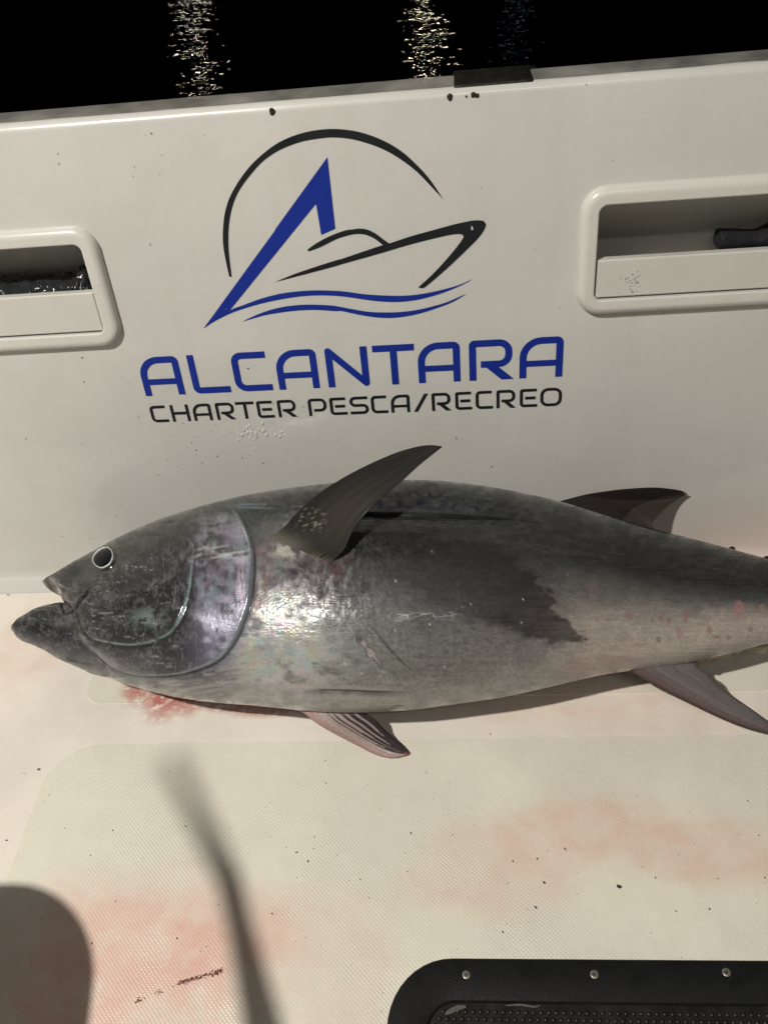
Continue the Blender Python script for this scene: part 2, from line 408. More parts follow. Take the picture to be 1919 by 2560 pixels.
# ------------------------------------------------------------------ storage pockets
def pocket(p, label, caps):
    x0, y0, x1, y1 = p['rect']; t = thing('storage_pocket', label, 'storage pocket', wp((x0 + x1) / 2, y0))
    o = p['open']; b = o[0] - x0
    prof = [(0, -.001), (.0004, .004), (.002, .0078), (.0048, .0104), (.0080, .0114), (.0095, .0117), (.0105, .0117), (b - .0025, .0118), (b - .0015, .0117), (b - .0002, .0108), (b, .009), (b + .0002, -.010)]
    fr = sweep_frame('frame', p['rect'], .030, prof, wp, M_frame, t, rin=.0045)
    ob = (x0 + b, y0 + b, x1 - b, y1 - b)
    rec = sweep_frame('recess', (ob[0] - .004, ob[1] - .004, ob[2] + .004, ob[3] + .004), .008, [(0, -.004), (0, -.06), (.004, -.115), (.012, -.12)], wp, M_recess, t, rin=.008, fill=True)
    # hinged lip across the lower part of the opening
    zt = .4652
    a0, a1, c0, c1 = ob[0] + .0016, ob[2] - .0016, ob[1] + .0022, zt
    V = []
    for (u, v), (du, dv) in (((a0, c0), (1, 1)), ((a1, c0), (-1, 1)), ((a1, c1), (-1, -1)), ((a0, c1), (1, -1))):
        V += [wp(u, v, -.004), wp(u, v, .0065), wp(u + du * .0016, v + dv * .0016, .0085)]
    k = lambda i, j: (i % 4) * 3 + j
    F = []
    for i in range(4):
        for j in range(2): F.append((k(i, j), k(i + 1, j), k(i + 1, j + 1), k(i, j + 1)))
    F += [(k(0, 2), k(1, 2), k(2, 2), k(3, 2)), (k(0, 0), k(3, 0), k(2, 0), k(1, 0))]
    lip = mesh('lip_panel', V, F, M_lip, t, smooth=False)
    for px, py in caps:
        q = on_plane(px, py, np.array(wp(0, 0, .0118)), WN); u, v = q[0], q[1] * SL + q[2] * CL
        if v > y1 - b: v = y1 - b / 2 - .002
        v = v if not (y1 - b - .004 < v) else y1 - b + .007
        v = v if not (v < y0 + b + .004 and v > y0 + b - .006) else y0 + b - .008
        Vd, Fd = disc_mesh(wp(u, v, .0117), (1, 0, 0), (0, SL, CL), WN, .0034, .0001)
        cap = mesh('screw_cap', Vd, Fd, M_frame, fr, smooth=False)
        Vd, Fd = disc_mesh(wp(u, v - .001, .0119), (1, 0, 0), (0, SL, CL), WN, .0006, .0002, 8)
        mesh('pin', Vd, Fd, M_pin, fr, smooth=False)
    return t, lip
pkL, lipL = pocket(PK[0], 'white rounded pocket frame with crumpled dark bag inside', ((135, 603), (245, 712), (205, 845)))
pkR, lipR = pocket(PK[1], 'white rounded pocket frame holding a navy bundle, smudged lip', ((1568, 495), (1474, 630), (1550, 755), (1815, 741), (1860, 476), (1478, 540)))
# smudges on the right lip
vs = []; fs = []
for k in range(46):
    u, v = wuv(1575 + random.gauss(0, 14), 700 + random.gauss(0, 17)); r = random.uniform(.0004, .0011); n0 = len(vs)
    for t in range(6): vs.append(wp(u + r * math.cos(t * 1.047) * random.uniform(.5, 1.3), v + r * math.sin(t * 1.047) * random.uniform(.5, 1.3), .00875))
    fs.append(tuple(range(n0, n0 + 6)))
tag(mesh('dirt_smudge', vs, fs, plain('smudge_grey', (.20, .19, .16), .8, nscale=300, namp=.4), pkR, smooth=False), kind='stuff')
def lump(name, path, rads, mat, label, cat, amp=.25, seg=26, flat=.7, n=40, seed=1):
    path = np.array(path, float); t = np.linspace(0, 1, len(path)); tt = np.linspace(0, 1, n)
    P = np.stack([np.interp(tt, t, path[:, k]) for k in range(3)], 1); R = np.interp(tt, t, rads)
    G = np.zeros((n, seg, 3))
    for i in range(n):
        for k in range(seg):
            a = 2 * math.pi * k / seg
            w = 1 + amp * (fbm(np.array([i * .35 + seed * 9.0]), np.array([6 + 2.2 * math.cos(a) + 3 * math.sin(a) + i * .1]), 3)[0] - .5) * 2
            G[i, k] = P[i] + R[i] * w * np.array((0, math.cos(a), math.sin(a) * flat))
    V = list(G.reshape(-1, 3)); F = [(i * seg + k, i * seg + (k + 1) % seg, (i + 1) * seg + (k + 1) % seg, (i + 1) * seg + k) for i in range(n - 1) for k in range(seg)]
    F += [tuple(range(seg - 1, -1, -1)), tuple(range((n - 1) * seg, n * seg))]
    o = mesh(name, V, F, mat); return tag(o, label, cat)
cy = lambda v, n: (v * SL - n * CL, v * CL + n * SL)
y_, z_ = cy(.463, -.045)
ux = on_plane(1785, 600, np.array(wp(0, .465, -.045)), WN)[0]
lump('cloth_bundle', [(ux, y_, z_), (ux + .004, y_, z_ + .002), (ux + .05, y_, z_ - .001), (ux + .062, y_, z_ + .003), (ux + .09, y_, z_ + .006), (ux + .2, y_, z_), (ux + .21, y_, z_)],
     [.006, .017, .016, .018, .022, .020, .01], M_navy, 'rolled navy blue cloth bundle lying inside the pocket with the smudged lip', 'cloth', .12)
y_, z_ = cy(.444, -.05)
lump('plastic_bag', [(-.80, y_, z_), (-.79, y_, z_), (-.60, y_, z_ + .004), (-.545, y_, z_ + .006), (-.52, y_, z_ + .004), (-.49, y_, z_ + .007), (-.475, y_, z_ + .015), (-.463, y_, z_ + .022), (-.4545, y_, z_ + .012), (-.4535, y_, z_ + .01)],
     [.005, .03, .032, .030, .031, .027, .030, .033, .022, .005], M_bag, 'crumpled glossy dark plastic bag lying inside the other pocket, beside the lettering', 'bag', .35, seed=3, n=90, seg=40)

# ------------------------------------------------------------------ logo decals
LOGO = thing('boat_logo', 'blue and black boat emblem over ALCANTARA CHARTER PESCA/RECREO lettering on white side', 'logo', wp(*wuv(900, 1000)))
Z3 = lambda L_: [(500 + x * .24125, 310 + y * .24125) for x, y in L_]
Z4 = lambda L_: [(800 + x * .26538, 310 + y * .26538) for x, y in L_]
def smooth_poly(P, sharp):
    """Catmull-Rom through traced points, keeping the sharp ones"""
    P = np.array(P); n = len(P); out = []
    for i in range(n):
        a, b, c, d = P[i - 1], P[i], P[(i + 1) % n], P[(i + 2) % n]
        if i in sharp: a = b
        if (i + 1) % n in sharp: d = c
        for t in (0, .33, .67):
            out.append(.5 * ((2 * b) + (c - a) * t + (2 * a - 5 * b + 4 * c - d) * t * t + (3 * b - a - 3 * c + d) * t ** 3))
    return out
def turn_sharp(P):
    P = np.array(P); s = set()
    for i in range(len(P)):
        a = P[i] - P[i - 1]; b = P[(i + 1) % len(P)] - P[i]
        if (a @ b) < .72 * np.linalg.norm(a) * np.linalg.norm(b): s.add(i)
    return s
def decal(name, px, mat, lift=.0007, smooth=True):
    q = smooth_poly(px, turn_sharp(px)) if smooth else px
    uv = [wuv(*c) for c in q]
    tri = tessellate_polygon([[Vector((a, b, 0)) for a, b in uv]])
    V = [wp(a, b, lift) for a, b in uv]
    F = [t if (Vector(V[t[1]]) - Vector(V[t[0]])).cross(Vector(V[t[2]]) - Vector(V[t[0]])).dot(Vector(WN)) > 0 else (t[0], t[2], t[1]) for t in tri]
    return mesh(name, V, F, mat, LOGO, smooth=False)
decal('emblem_arc', Z3([(303, 1578), (270, 1430), (245, 1290), (236, 1180), (240, 1060), (255, 930), (290, 800), (340, 690), (420, 560), (520, 430), (640, 315), (770, 215), (900, 145), (1050, 92), (1200, 60), (1370, 47)])
      + Z4([(260, 52), (400, 80), (540, 128), (680, 197), (800, 280), (900, 372), (980, 455), (1060, 555), (1160, 708), (1040, 580), (960, 495), (880, 420), (760, 330), (640, 257), (520, 203), (400, 163), (270, 133)])
      + Z3([(1370, 133), (1200, 150), (1050, 178), (900, 230), (760, 300), (640, 390), (540, 500), (450, 615), (380, 730), (335, 850), (308, 970), (295, 1090), (292, 1200), (298, 1330), (312, 1460), (328, 1578)]), M_ink)
decal('emblem_letter', Z3([(37, 2115), (775, 1100), (780, 1085), (1318, 340), (1400, 1080), (1255, 1145), (1200, 822), (305, 1930)]), M_blue, smooth=False)
decal('emblem_wave', Z3([(305, 1930), (430, 1880), (620, 1810), (820, 1757), (1000, 1732), (1200, 1720), (1400, 1725)])
      + Z4([(250, 1577), (400, 1598), (560, 1610), (750, 1615), (900, 1605), (1050, 1580), (1200, 1545), (1320, 1508), (1440, 1455), (1350, 1505), (1200, 1570), (1050, 1620), (900, 1655), (750, 1672), (600, 1670), (450, 1655), (300, 1632), (150, 1615)])
      + Z3([(1200, 1772), (1000, 1787), (800, 1820), (620, 1860), (450, 1910), (300, 1965), (150, 2040), (37, 2115)]), M_blue)
decal('emblem_wave', Z3([(437, 2045), (560, 1985), (720, 1925), (900, 1885), (1100, 1868), (1300, 1873)])
      + Z4([(150, 1712), (300, 1740), (450, 1765), (600, 1772), (750, 1768), (900, 1750), (1050, 1717), (1200, 1672), (1380, 1592), (1250, 1672), (1100, 1730), (950, 1778), (800, 1810), (650, 1824), (500, 1815), (350, 1790), (200, 1758)])
      + Z3([(1400, 1935), (1200, 1922), (1000, 1930), (800, 1955), (640, 1985)]), M_blue)
decal('emblem_boat', Z3([(780, 1632), (980, 1550), (1200, 1475), (1420, 1405)])
      + Z4([(200, 1268), (400, 1200), (590, 1137), (650, 1122), (850, 1055), (1050, 1000), (1250, 945), (1400, 912), (1480, 903), (1540, 910), (1562, 940), (1540, 1000), (1480, 1080), (1380, 1180), (1250, 1305), (1100, 1440), (990, 1530), (960, 1543), (930, 1538), (935, 1525), (1040, 1430), (1150, 1315), (1250, 1200), (1320, 1110), (1350, 1060), (1340, 1040), (1300, 1032), (1200, 1045), (1000, 1092), (800, 1145), (600, 1205), (400, 1262), (200, 1318)])
      + Z3([(1400, 1470), (1100, 1550)]), M_ink)
decal('emblem_cabin', Z3([(1110, 1300), (1200, 1235), (1350, 1155), (1500, 1100)])
      + Z4([(300, 990), (370, 982), (440, 990), (520, 1027), (600, 1087), (650, 1122), (590, 1137), (520, 1082), (450, 1047), (380, 1032), (300, 1038), (200, 1065)])
      + Z3([(1400, 1195), (1250, 1270), (1140, 1312), (1118, 1312)]), M_ink, lift=.0006)
decal('paint_chip', Z4([(1422, 955), (1432, 962), (1442, 985), (1432, 998), (1422, 990)]), M_wall, lift=.0010)

def ribbon(pts, radii, th, closed=False, seg=7):
    P = fillet(pts, radii, closed, seg); n = len(P); A = []; Bq = []
    for i in range(n):
        a = P[i] - P[i - 1] if (i > 0 or closed) else P[1] - P[0]
        b = P[(i + 1) % n] - P[i] if (i < n - 1 or closed) else a
        if np.linalg.norm(a) < 1e-9: a = b
        if np.linalg.norm(b) < 1e-9: b = a
        a = a / np.linalg.norm(a); b = b / np.linalg.norm(b); nn = np.array((-a[1] - b[1], a[0] + b[0])); nn /= np.linalg.norm(nn)
        k = th / 2 / max(.35, nn @ np.array((-a[1], a[0]))); A.append(P[i] + nn * k); Bq.append(P[i] - nn * k)
    m = n if closed else n - 1
    return A + Bq, [(i, (i + 1) % n, n + (i + 1) % n, n + i) for i in range(m)]
def poly2(pts): return [np.array(p, float) for p in pts], [tuple(range(len(pts)))]
def circ(cx, cy_, r): return poly2([(cx + r * math.cos(t), cy_ + r * math.sin(t)) for t in np.linspace(0, 2 * math.pi, 17)[:-1]])
def glyph(ch, W, H, t):
    h = t / 2
    if ch == 'A': return [ribbon([(h, 0), (h, H - h), (W - h, H - h), (W - h, 0)], [0, .46 * H, .07 * H, 0], t, seg=12), ribbon([(t, .36 * H), (W - t, .36 * H)], 0, t * .92)]
    if ch == 'L': return [ribbon([(h, H), (h, h), (W, h)], [0, .09 * H, 0], t)]
    if ch == 'C': return [ribbon([(W * .93, H - h), (h, H - h), (h, h), (W, h)], [0, .16 * H, .2 * H, 0], t)]
    if ch == 'N': return [poly2([(0, 0), (t, 0), (t, H - t), (0, H - h)]), circ(h, H - h, h), poly2([(W - t, t), (W, h), (W, H), (W - t, H)]), circ(W - h, h, h), ribbon([(h, H - h), (W - h, h)], 0, t)]
    if ch == 'T': return [ribbon([(0, H - h), (W, H - h)], 0, t), ribbon([(W / 2, 0), (W / 2, H - t)], 0, t)]
    if ch == 'R': return [ribbon([(h, 0), (h, H - h), (W * .96 - h, H - h), (W * .96 - h, .40 * H), (.26 * W, .40 * H)], [0, .05 * H, .22 * H, .22 * H, 0], t), poly2([(.38 * W, .40 * H - h), (.66 * W, .40 * H - h), (W, 0), (.72 * W, 0)])]
    if ch == 'P': return [ribbon([(h, 0), (h, H - h), (W - h, H - h), (W - h, .32 * H), (.30 * W, .32 * H)], [0, .14 * H, .25 * H, .25 * H, 0], t)]
    if ch == 'E': return [ribbon([(W * .95, H - h), (h, H - h), (h, h), (W, h)], [0, .06 * H, .14 * H, 0], t), ribbon([(.30 * W, .5 * H), (W * .90, .5 * H)], 0, t)]
    if ch == 'S': return [ribbon([(W * .97, H - h), (h, H - h), (h, H * .5), (W - h, H * .5), (W - h, h), (0, h)], [0, .2 * H, .2 * H, .2 * H, .2 * H, 0], t)]
    if ch == 'O': return [ribbon([(h, h), (W - h, h), (W - h, H - h), (h, H - h)], [.3 * H] * 4, t, closed=True)]
    if ch == 'H': return [ribbon([(h, 0), (h, H)], 0, t), ribbon([(W - h, 0), (W - h, H)], 0, t), ribbon([(t, H / 2), (W - t, H / 2)], 0, t)]
    if ch == '/': return [poly2([(0, 0), (t * 1.25, 0), (W, H), (W - t * 1.25, H)])]
ZA = lambda x, y: wuv(340 + x * .3257, 820 + y * .3257)
ZB = lambda x, y: wuv(880 + x * .3257, 820 + y * .3257)
def text(items, v0, v1, th, mat):
    for ch, ua, ub in items:
        V = []; F = []; H = v1(ub) - v0(ub)
        for k, (vv, ff) in enumerate(glyph(ch, ub - ua, H, th)):
            n0 = len(V); V += [wp(ua + q[0], v0(ua + q[0]) + q[1], .0007 + .00008 * k) for q in vv]; F += [tuple(n0 + i for i in f) for f in ff]
        o = mesh('letter', V, F, mat, LOGO, smooth=False)
        bm = bmesh.new(); bm.from_mesh(o.data)
        for f in bm.faces:
            if f.normal.dot(Vector(WN)) < 0: f.normal_flip()
        bm.to_mesh(o.data); bm.free()
def vline(p, q): return lambda u: p[1] + (q[1] - p[1]) * (u - p[0]) / (q[0] - p[0])
b1, b2 = ZA(105, 519), ZB(1595, 370); t1, t2 = ZA(250, 214), ZB(1560, 62)
row1 = [('A', ZA(78, 520)[0], ZA(382, 507)[0]), ('L', ZA(382, 207)[0], ZA(733, 490)[0]), ('C', ZA(735, 290)[0], ZA(1055, 477)[0]), ('A', ZA(1103, 473)[0], ZA(1413, 460)[0]),
        ('N', ZA(1480, 455)[0], ZB(108, 140)[0]), ('T', ZB(152, 165)[0], ZB(473, 150)[0]), ('A', ZB(513, 423)[0], ZB(832, 410)[0]), ('R', ZB(900, 403)[0], ZB(1240, 387)[0]), ('A', ZB(1281, 383)[0], ZB(1610, 369)[0])]
text(row1, vline(b1, b2), vline(t1, t2), .0092, M_blue)
c1, c2 = ZA(210, 720), ZB(1525, 597); d1, d2 = ZA(170, 594), ZB(1525, 457)
row2 = [('C', ZA(112, 655)[0], ZA(250, 690)[0]), ('H', ZA(254, 590)[0], ZA(424, 712)[0]), ('A', ZA(452, 710)[0], ZA(593, 705)[0]), ('R', ZA(628, 703)[0], ZA(772, 697)[0]), ('T', ZA(758, 577)[0], ZA(900, 572)[0]),
        ('E', ZA(930, 630)[0], ZA(1067, 683)[0]), ('R', ZA(1098, 684)[0], ZA(1242, 678)[0]), ('P', ZA(1320, 600)[0], ZA(1462, 600)[0]), ('E', ZA(1487, 600)[0], ZA(1624, 660)[0]), ('S', ZA(1640, 595)[0], ZB(127, 610)[0]),
        ('C', ZB(145, 588)[0], ZB(278, 640)[0]), ('A', ZB(302, 645)[0], ZB(446, 642)[0]), ('/', ZB(475, 640)[0], ZB(582, 505)[0]), ('R', ZB(613, 634)[0], ZB(762, 628)[0]), ('E', ZB(790, 560)[0], ZB(920, 612)[0]),
        ('C', ZB(946, 550)[0], ZB(1080, 603)[0]), ('R', ZB(1106, 610)[0], ZB(1255, 605)[0]), ('E', ZB(1285, 535)[0], ZB(1418, 590)[0]), ('O', ZB(1442, 525)[0], ZB(1608, 520)[0])]
text(row2, vline(c1, c2), vline(d1, d2), .0042, M_ink)

# ------------------------------------------------------------------ hatch with black frame
HX0, HY1 = -.0855, -.5735; rect = (HX0, -1.25, .50, HY1)
hat = thing('deck_hatch', 'black deck hatch with rounded screwed frame and studded rubber mat', 'hatch', (.2, -.9, 0))
fp = lambda x, y, h: (x, y, h)
fr = sweep_frame('frame', rect, .066, [(0, .0005), (0, .0036), (.0012, .005), (.0022, .0054), (.0385, .0054), (.040, .0046), (.041, .002)], fp, M_black, hat, rin=.028)
sheet('rubber_mat', rrect(HX0 + .041, -1.209, .459, HY1 - .041, .027), .0022, M_rubber, hat, thick=.0008)
V = []; F = []
for j in range(26):
    for i in range(66):
        x = HX0 + .048 + i * .0074 + (j % 2) * .0037; y = HY1 - .049 - j * .0064
        if x > .45: continue
        if (HX0 + .068 - x) > 0 and (y - (HY1 - .068)) > 0 and math.hypot(HX0 + .068 - x, y - (HY1 - .068)) > .024: continue
        n0 = len(V); r = .0024
        for rr, hh in ((r, .002), (r * .85, .0036), (r * .45, .0044)):
            for k in range(8): V.append((x + rr * math.cos(k * .785), y + rr * math.sin(k * .785), hh))
        V.append((x, y, .0046))
        for a in range(2):
            for k in range(8): F.append((n0 + a * 8 + k, n0 + a * 8 + (k + 1) % 8, n0 + a * 8 + 8 + (k + 1) % 8, n0 + a * 8 + 8 + k))
        for k in range(8): F.append((n0 + 16 + k, n0 + 16 + (k + 1) % 8, n0 + 24))
tag(mesh('rubber_stud', V, F, M_rubber, hat), kind='stuff')
for px, py in ((1165, 2438), (1485, 2437), (1815, 2432)):
    q = on_z(px, py, .0054); Vd, Fd = disc_mesh((q[0], q[1], .0054), (1, 0, 0), (0, 1, 0), (0, 0, 1), .0041, .0007, 20, -.0003)
    sc = mesh('screw', Vd, Fd, M_steel, fr)
    a = random.uniform(0, 1.5); V = []; F = []
    for da in (0, math.pi / 2):
        c_, s_ = math.cos(a + da), math.sin(a + da); n0 = len(V)
        for l, w in ((-.0017, -.0004), (.0017, -.0004), (.0017, .0004), (-.0017, .0004)): V.append((q[0] + l * c_ - w * s_, q[1] + l * s_ + w * c_, .00612 + .00004 * (da > 0)))
        F.append((n0, n0 + 1, n0 + 2, n0 + 3))
    mesh('cross_slot', V, F, M_hole, fr, smooth=False)
# film of scum on the inner lip
Vq = []; Fq = []
for path, w in (([(1112, 2536), (1130, 2527), (1150, 2519), (1170, 2517)], 8), ([(1262, 2515), (1300, 2513), (1335, 2518), (1355, 2513)], 3.2)):
    P = smooth_poly(path, {0, len(path) - 1})[:-3]; n0 = len(Vq)
    for i, c_ in enumerate(P):
        ww = w * math.sin(math.pi * (i + .4) / len(P)) ** .7
        for s_ in (-1, 1): q = on_z(c_[0] + .35 * s_ * ww, c_[1] + s_ * ww * .8, .0056); Vq.append((q[0], q[1], .0058 if s_ < 0 else .0056))
    for i in range(len(P) - 1): Fq.append((n0 + 2 * i, n0 + 2 * i + 2, n0 + 2 * i + 3, n0 + 2 * i + 1))
tag(mesh('salt_film', Vq, Fq, plain('salt_grey', (.10, .10, .095), .3, nscale=300, namp=.4), hat), kind='stuff')

# ------------------------------------------------------------------ tuna
TOP = np.array([(109, 1452), (113, 1446), (144, 1427), (186, 1402), (232, 1377), (287, 1347), (338, 1322), (380, 1303), (422, 1290), (477, 1271), (549, 1252), (633, 1233), (700, 1222), (836, 1206), (1001, 1199), (1107, 1201), (1212, 1214), (1300, 1230), (1401, 1253), (1487, 1279), (1599, 1312), (1673, 1332), (1763, 1355), (1841, 1376), (1919, 1397), (2030, 1430), (2140, 1462), (2240, 1488), (2330, 1500)], float)
BOT = np.array([(109, 1459), (113, 1464), (135, 1476), (153, 1491), (156, 1518), (162, 1533), (176, 1537), (186, 1560), (200, 1610), (222, 1660), (245, 1690), (279, 1700), (338, 1719), (422, 1742), (528, 1757), (650, 1765), (756, 1778), (850, 1783), (912, 1782), (1022, 1778), (1149, 1760), (1233, 1749), (1300, 1736), (1393, 1714), (1479, 1693), (1576, 1676), (1660, 1668), (1740, 1655), (1785, 1645), (1852, 1626), (1919, 1609), (2030, 1585), (2140, 1565), (2240, 1552), (2330, 1548)], float)
JT = np.array([(34, 1558), (38, 1548), (55, 1539), (84, 1522), (114, 1512), (139, 1507), (157, 1505), (200, 1515), (240, 1540), (300, 1590)], float)
JB = np.array([(34, 1581), (38, 1592), (58, 1605), (84, 1614), (114, 1628), (139, 1645), (190, 1667), (228, 1685), (262, 1694), (300, 1690)], float)
TILT = math.radians(4); UD = np.array((0, math.cos(TILT), math.sin(TILT))); UN = np.array((0, -math.sin(TILT), math.cos(TILT)))
def pc(x, xs, ys):
    """smooth monotone-ish interpolation"""
    xs = np.array(xs, float); ys = np.array(ys, float); m = np.gradient(ys, xs)
    i = np.clip(np.searchsorted(xs, x) - 1, 0, len(xs) - 2); h = xs[i + 1] - xs[i]; t = np.clip((x - xs[i]) / h, 0, 1)
    return ys[i] * (1 + 2 * t) * (1 - t) ** 2 + m[i] * h * t * (1 - t) ** 2 + ys[i + 1] * t * t * (3 - 2 * t) + m[i + 1] * h * t * t * (t - 1)
def loft(xs, top, bot, zc, bf, NR, nfine=400):
    """stations solved so that the outline seen from the camera follows the traced one; returns (n, NR, 3)"""
    th = np.linspace(0, 2 * np.pi, 72, endpoint=False)
    sx = np.unique(np.concatenate([np.linspace(xs[0], xs[-1], 70), np.linspace(xs[0], xs[0] + 160, 64)])); res = []
    q = np.array([-.15, .03])
    tf = lambda x: np.interp(x, top[:, 0], top[:, 1]); bf2 = lambda x: np.interp(x, bot[:, 0], bot[:, 1])
    ex = .92
    for x in sx:
        Z = zc(x); b = bf(x); X = 0.0
        def Fn(q):
            nonlocal X
            for _ in range(4):
                d = np.array((X, q[0], Z)) - CP; w = d @ CF; pxx = PW / 2 + FPX * (d @ CR) / w
                X += (x - pxx) * w / FPX / CR[0]
            ring = np.array((X, q[0], Z)) + np.outer(np.sign(np.cos(th)) * abs(np.cos(th)) ** ex * q[1], UD) + np.outer(np.sign(np.sin(th)) * abs(np.sin(th)) ** ex * b, UN)
            R = project(ring)
            return np.array([(R[:, 1] - tf(R[:, 0])).min(), (R[:, 1] - bf2(R[:, 0])).max()])
        for _ in range(14):
            r0 = Fn(q); J = np.zeros((2, 2))
            for i in range(2):
                e = q.copy(); e[i] += 1e-5; J[:, i] = (Fn(e) - r0) / 1e-5
            try: q = q - np.clip(np.linalg.solve(J, r0), -.03, .03)
            except np.linalg.LinAlgError: break
            q[1] = max(q[1], .0012)
            if abs(r0).max() < .02: break
        Fn(q); res.append((X, q[0], Z, q[1], b))
    res = np.array(res)
    for k in range(7):                                 # smoothing: many light passes at the snout, two along the body
        sm = res.copy(); sm[1:-1] = (res[:-2] + 2 * res[1:-1] + res[2:]) / 4
        if k > 1: sm[60:] = res[60:]
        res = sm
    A = np.stack([np.interp(xs, sx, res[:, k]) for k in range(5)], 1)
    t = np.linspace(0, 2 * np.pi, NR, endpoint=False)
    ct = np.sign(np.cos(t)) * abs(np.cos(t)) ** ex; st_ = np.sign(np.sin(t)) * abs(np.sin(t)) ** ex
    return A[:, None, :3] + (A[:, 3, None] * ct)[..., None] * UD + (A[:, 4, None] * st_)[..., None] * UN, A, t
zbody = lambda x: float(pc(x, [20, 104, 200, 300, 600, 1000, 1400, 1919, 2330], [.078, .080, .086, .094, .113, .121, .113, .092, .072]))
bbody = lambda x: float(pc(x, [109, 113, 140, 190, 240, 300, 400, 600, 800, 1000, 1200, 1400, 1600, 1800, 1919, 2100, 2330], [.0055, .009, .025, .042, .052, .066, .085, .106, .117, .120, .112, .095, .074, .054, .042, .024, .009]))
bjaw = lambda x: float(pc(x, [34, 42, 60, 100, 160, 200, 260, 300], [.0065, .0105, .015, .021, .023, .025, .028, .026]))
NS, NR = 900, 400
xs = np.unique(np.concatenate([109 + 55 * np.linspace(0, 1, 70) ** 1.6, np.linspace(164, 700, 330), np.linspace(700, 2330, 520)]))
BODY, AX, TH = loft(xs, TOP, BOT, zbody, bbody, NR)
xj = 34 + 266 * np.linspace(0, 1, 170) ** 1.4
JAW, AXJ, THJ = loft(xj, JT, JB, zbody, bjaw, 200)

def feature_px(P, t):
    """where each skin point shows on the flank; the hidden flank mirrors the visible one"""
    n, m = P.shape[:2]; px = project(P.reshape(-1, 3)).reshape(n, m, 2)
    mir = (-np.arange(m)) % m
    hid = (t > 1.30 * np.pi)
    out = px.copy(); out[:, hid] = px[:, mir[hid]]
    return out
def dpoly(px, pts):
    """distance to a traced line and position along it (0..1)"""
    pts = np.array(pts, float); best = np.full(px.shape[:-1], 1e9); al = np.zeros(px.shape[:-1]); L_ = np.r_[0, np.cumsum(np.linalg.norm(np.diff(pts, axis=0), axis=1))]
    for i in range(len(pts) - 1):
        a, b = pts[i], pts[i + 1]; d = b - a; tt = np.clip(((px - a) @ d) / (d @ d), 0, 1)
        e = np.linalg.norm(px - a - tt[..., None] * d, axis=-1); k = e < best
        best = np.where(k, e, best); al = np.where(k, (L_[i] + tt * (L_[i + 1] - L_[i])) / L_[-1], al)
    return best, al
def inside(px, poly):
    x, y = px[..., 0], px[..., 1]; r = np.zeros(x.shape, bool); n = len(poly)
    for i in range(n):
        (x1, y1), (x2, y2) = poly[i], poly[(i + 1) % n]
        if y1 == y2: continue
        r ^= ((y1 > y) != (y2 > y)) & (x < (x2 - x1) * (y - y1) / (y2 - y1) + x1)
    return r
def curve(pts, k=4):
    P = np.array(pts, float); out = []
    for i in range(len(P) - 1):
        a, b, c, d = P[max(i - 1, 0)], P[i], P[i + 1], P[min(i + 2, len(P) - 1)]
        for t in np.linspace(0, 1, k, endpoint=False): out.append(.5 * ((2 * b) + (c - a) * t + (2 * a - 5 * b + 4 * c - d) * t * t + (3 * b - a - 3 * c + d) * t ** 3))
    out.append(P[-1]); return np.array(out)
GILL = curve([(566, 1262), (583, 1271), (604, 1298), (625, 1345), (633, 1395), (631, 1459), (625, 1505), (608, 1556), (587, 1602), (553, 1645), (507, 1670), (443, 1687), (359, 1691), (296, 1676), (253, 1648), (226, 1615)], 3)
PREO = curve([(452, 1312), (464, 1336), (484, 1365), (484, 1400), (481, 1429), (475, 1480), (460, 1531), (431, 1581), (380, 1605), (329, 1613), (274, 1607), (228, 1596)], 3)
CREASE = curve([(236, 1444), (221, 1480), (198, 1505), (192, 1531), (207, 1569), (224, 1594), (236, 1606)], 3)
MAXO = curve([(156, 1500), (158, 1524), (167, 1536), (179, 1532), (192, 1517), (205, 1500), (219, 1483)], 3)
MAXI = curve([(140, 1460), (155, 1470), (169, 1477), (190, 1483), (217, 1483)], 3)
PGRV = curve([(850, 1290), (908, 1287), (1022, 1289), (1191, 1295), (1300, 1303), (1400, 1316)], 3)
VGRV = curve([(756, 1731), (820, 1732), (895, 1735), (960, 1737), (1020, 1738)], 3)
SLIT = curve([(917, 1562), (940, 1582), (975, 1624), (1010, 1660), (1040, 1686)], 3)
PATCH = [(930, 1400), (1000, 1352), (1100, 1336), (1180, 1340), (1250, 1368), (1310, 1420), (1345, 1445), (1372, 1475), (1395, 1505), (1378, 1530), (1405, 1545), (1440, 1560), (1458, 1590), (1440, 1606), (1380, 1612), (1300, 1600), (1240, 1575), (1160, 1560), (1080, 1520), (1000, 1480), (930, 1440)]
GX = [100, 300, 430, 520, 600, 700, 900, 1100, 1300, 1500, 1700, 1919, 2330]; GT = [-.2, 0, .13, .3, .5, .7, .85, 1.0, 1.15]
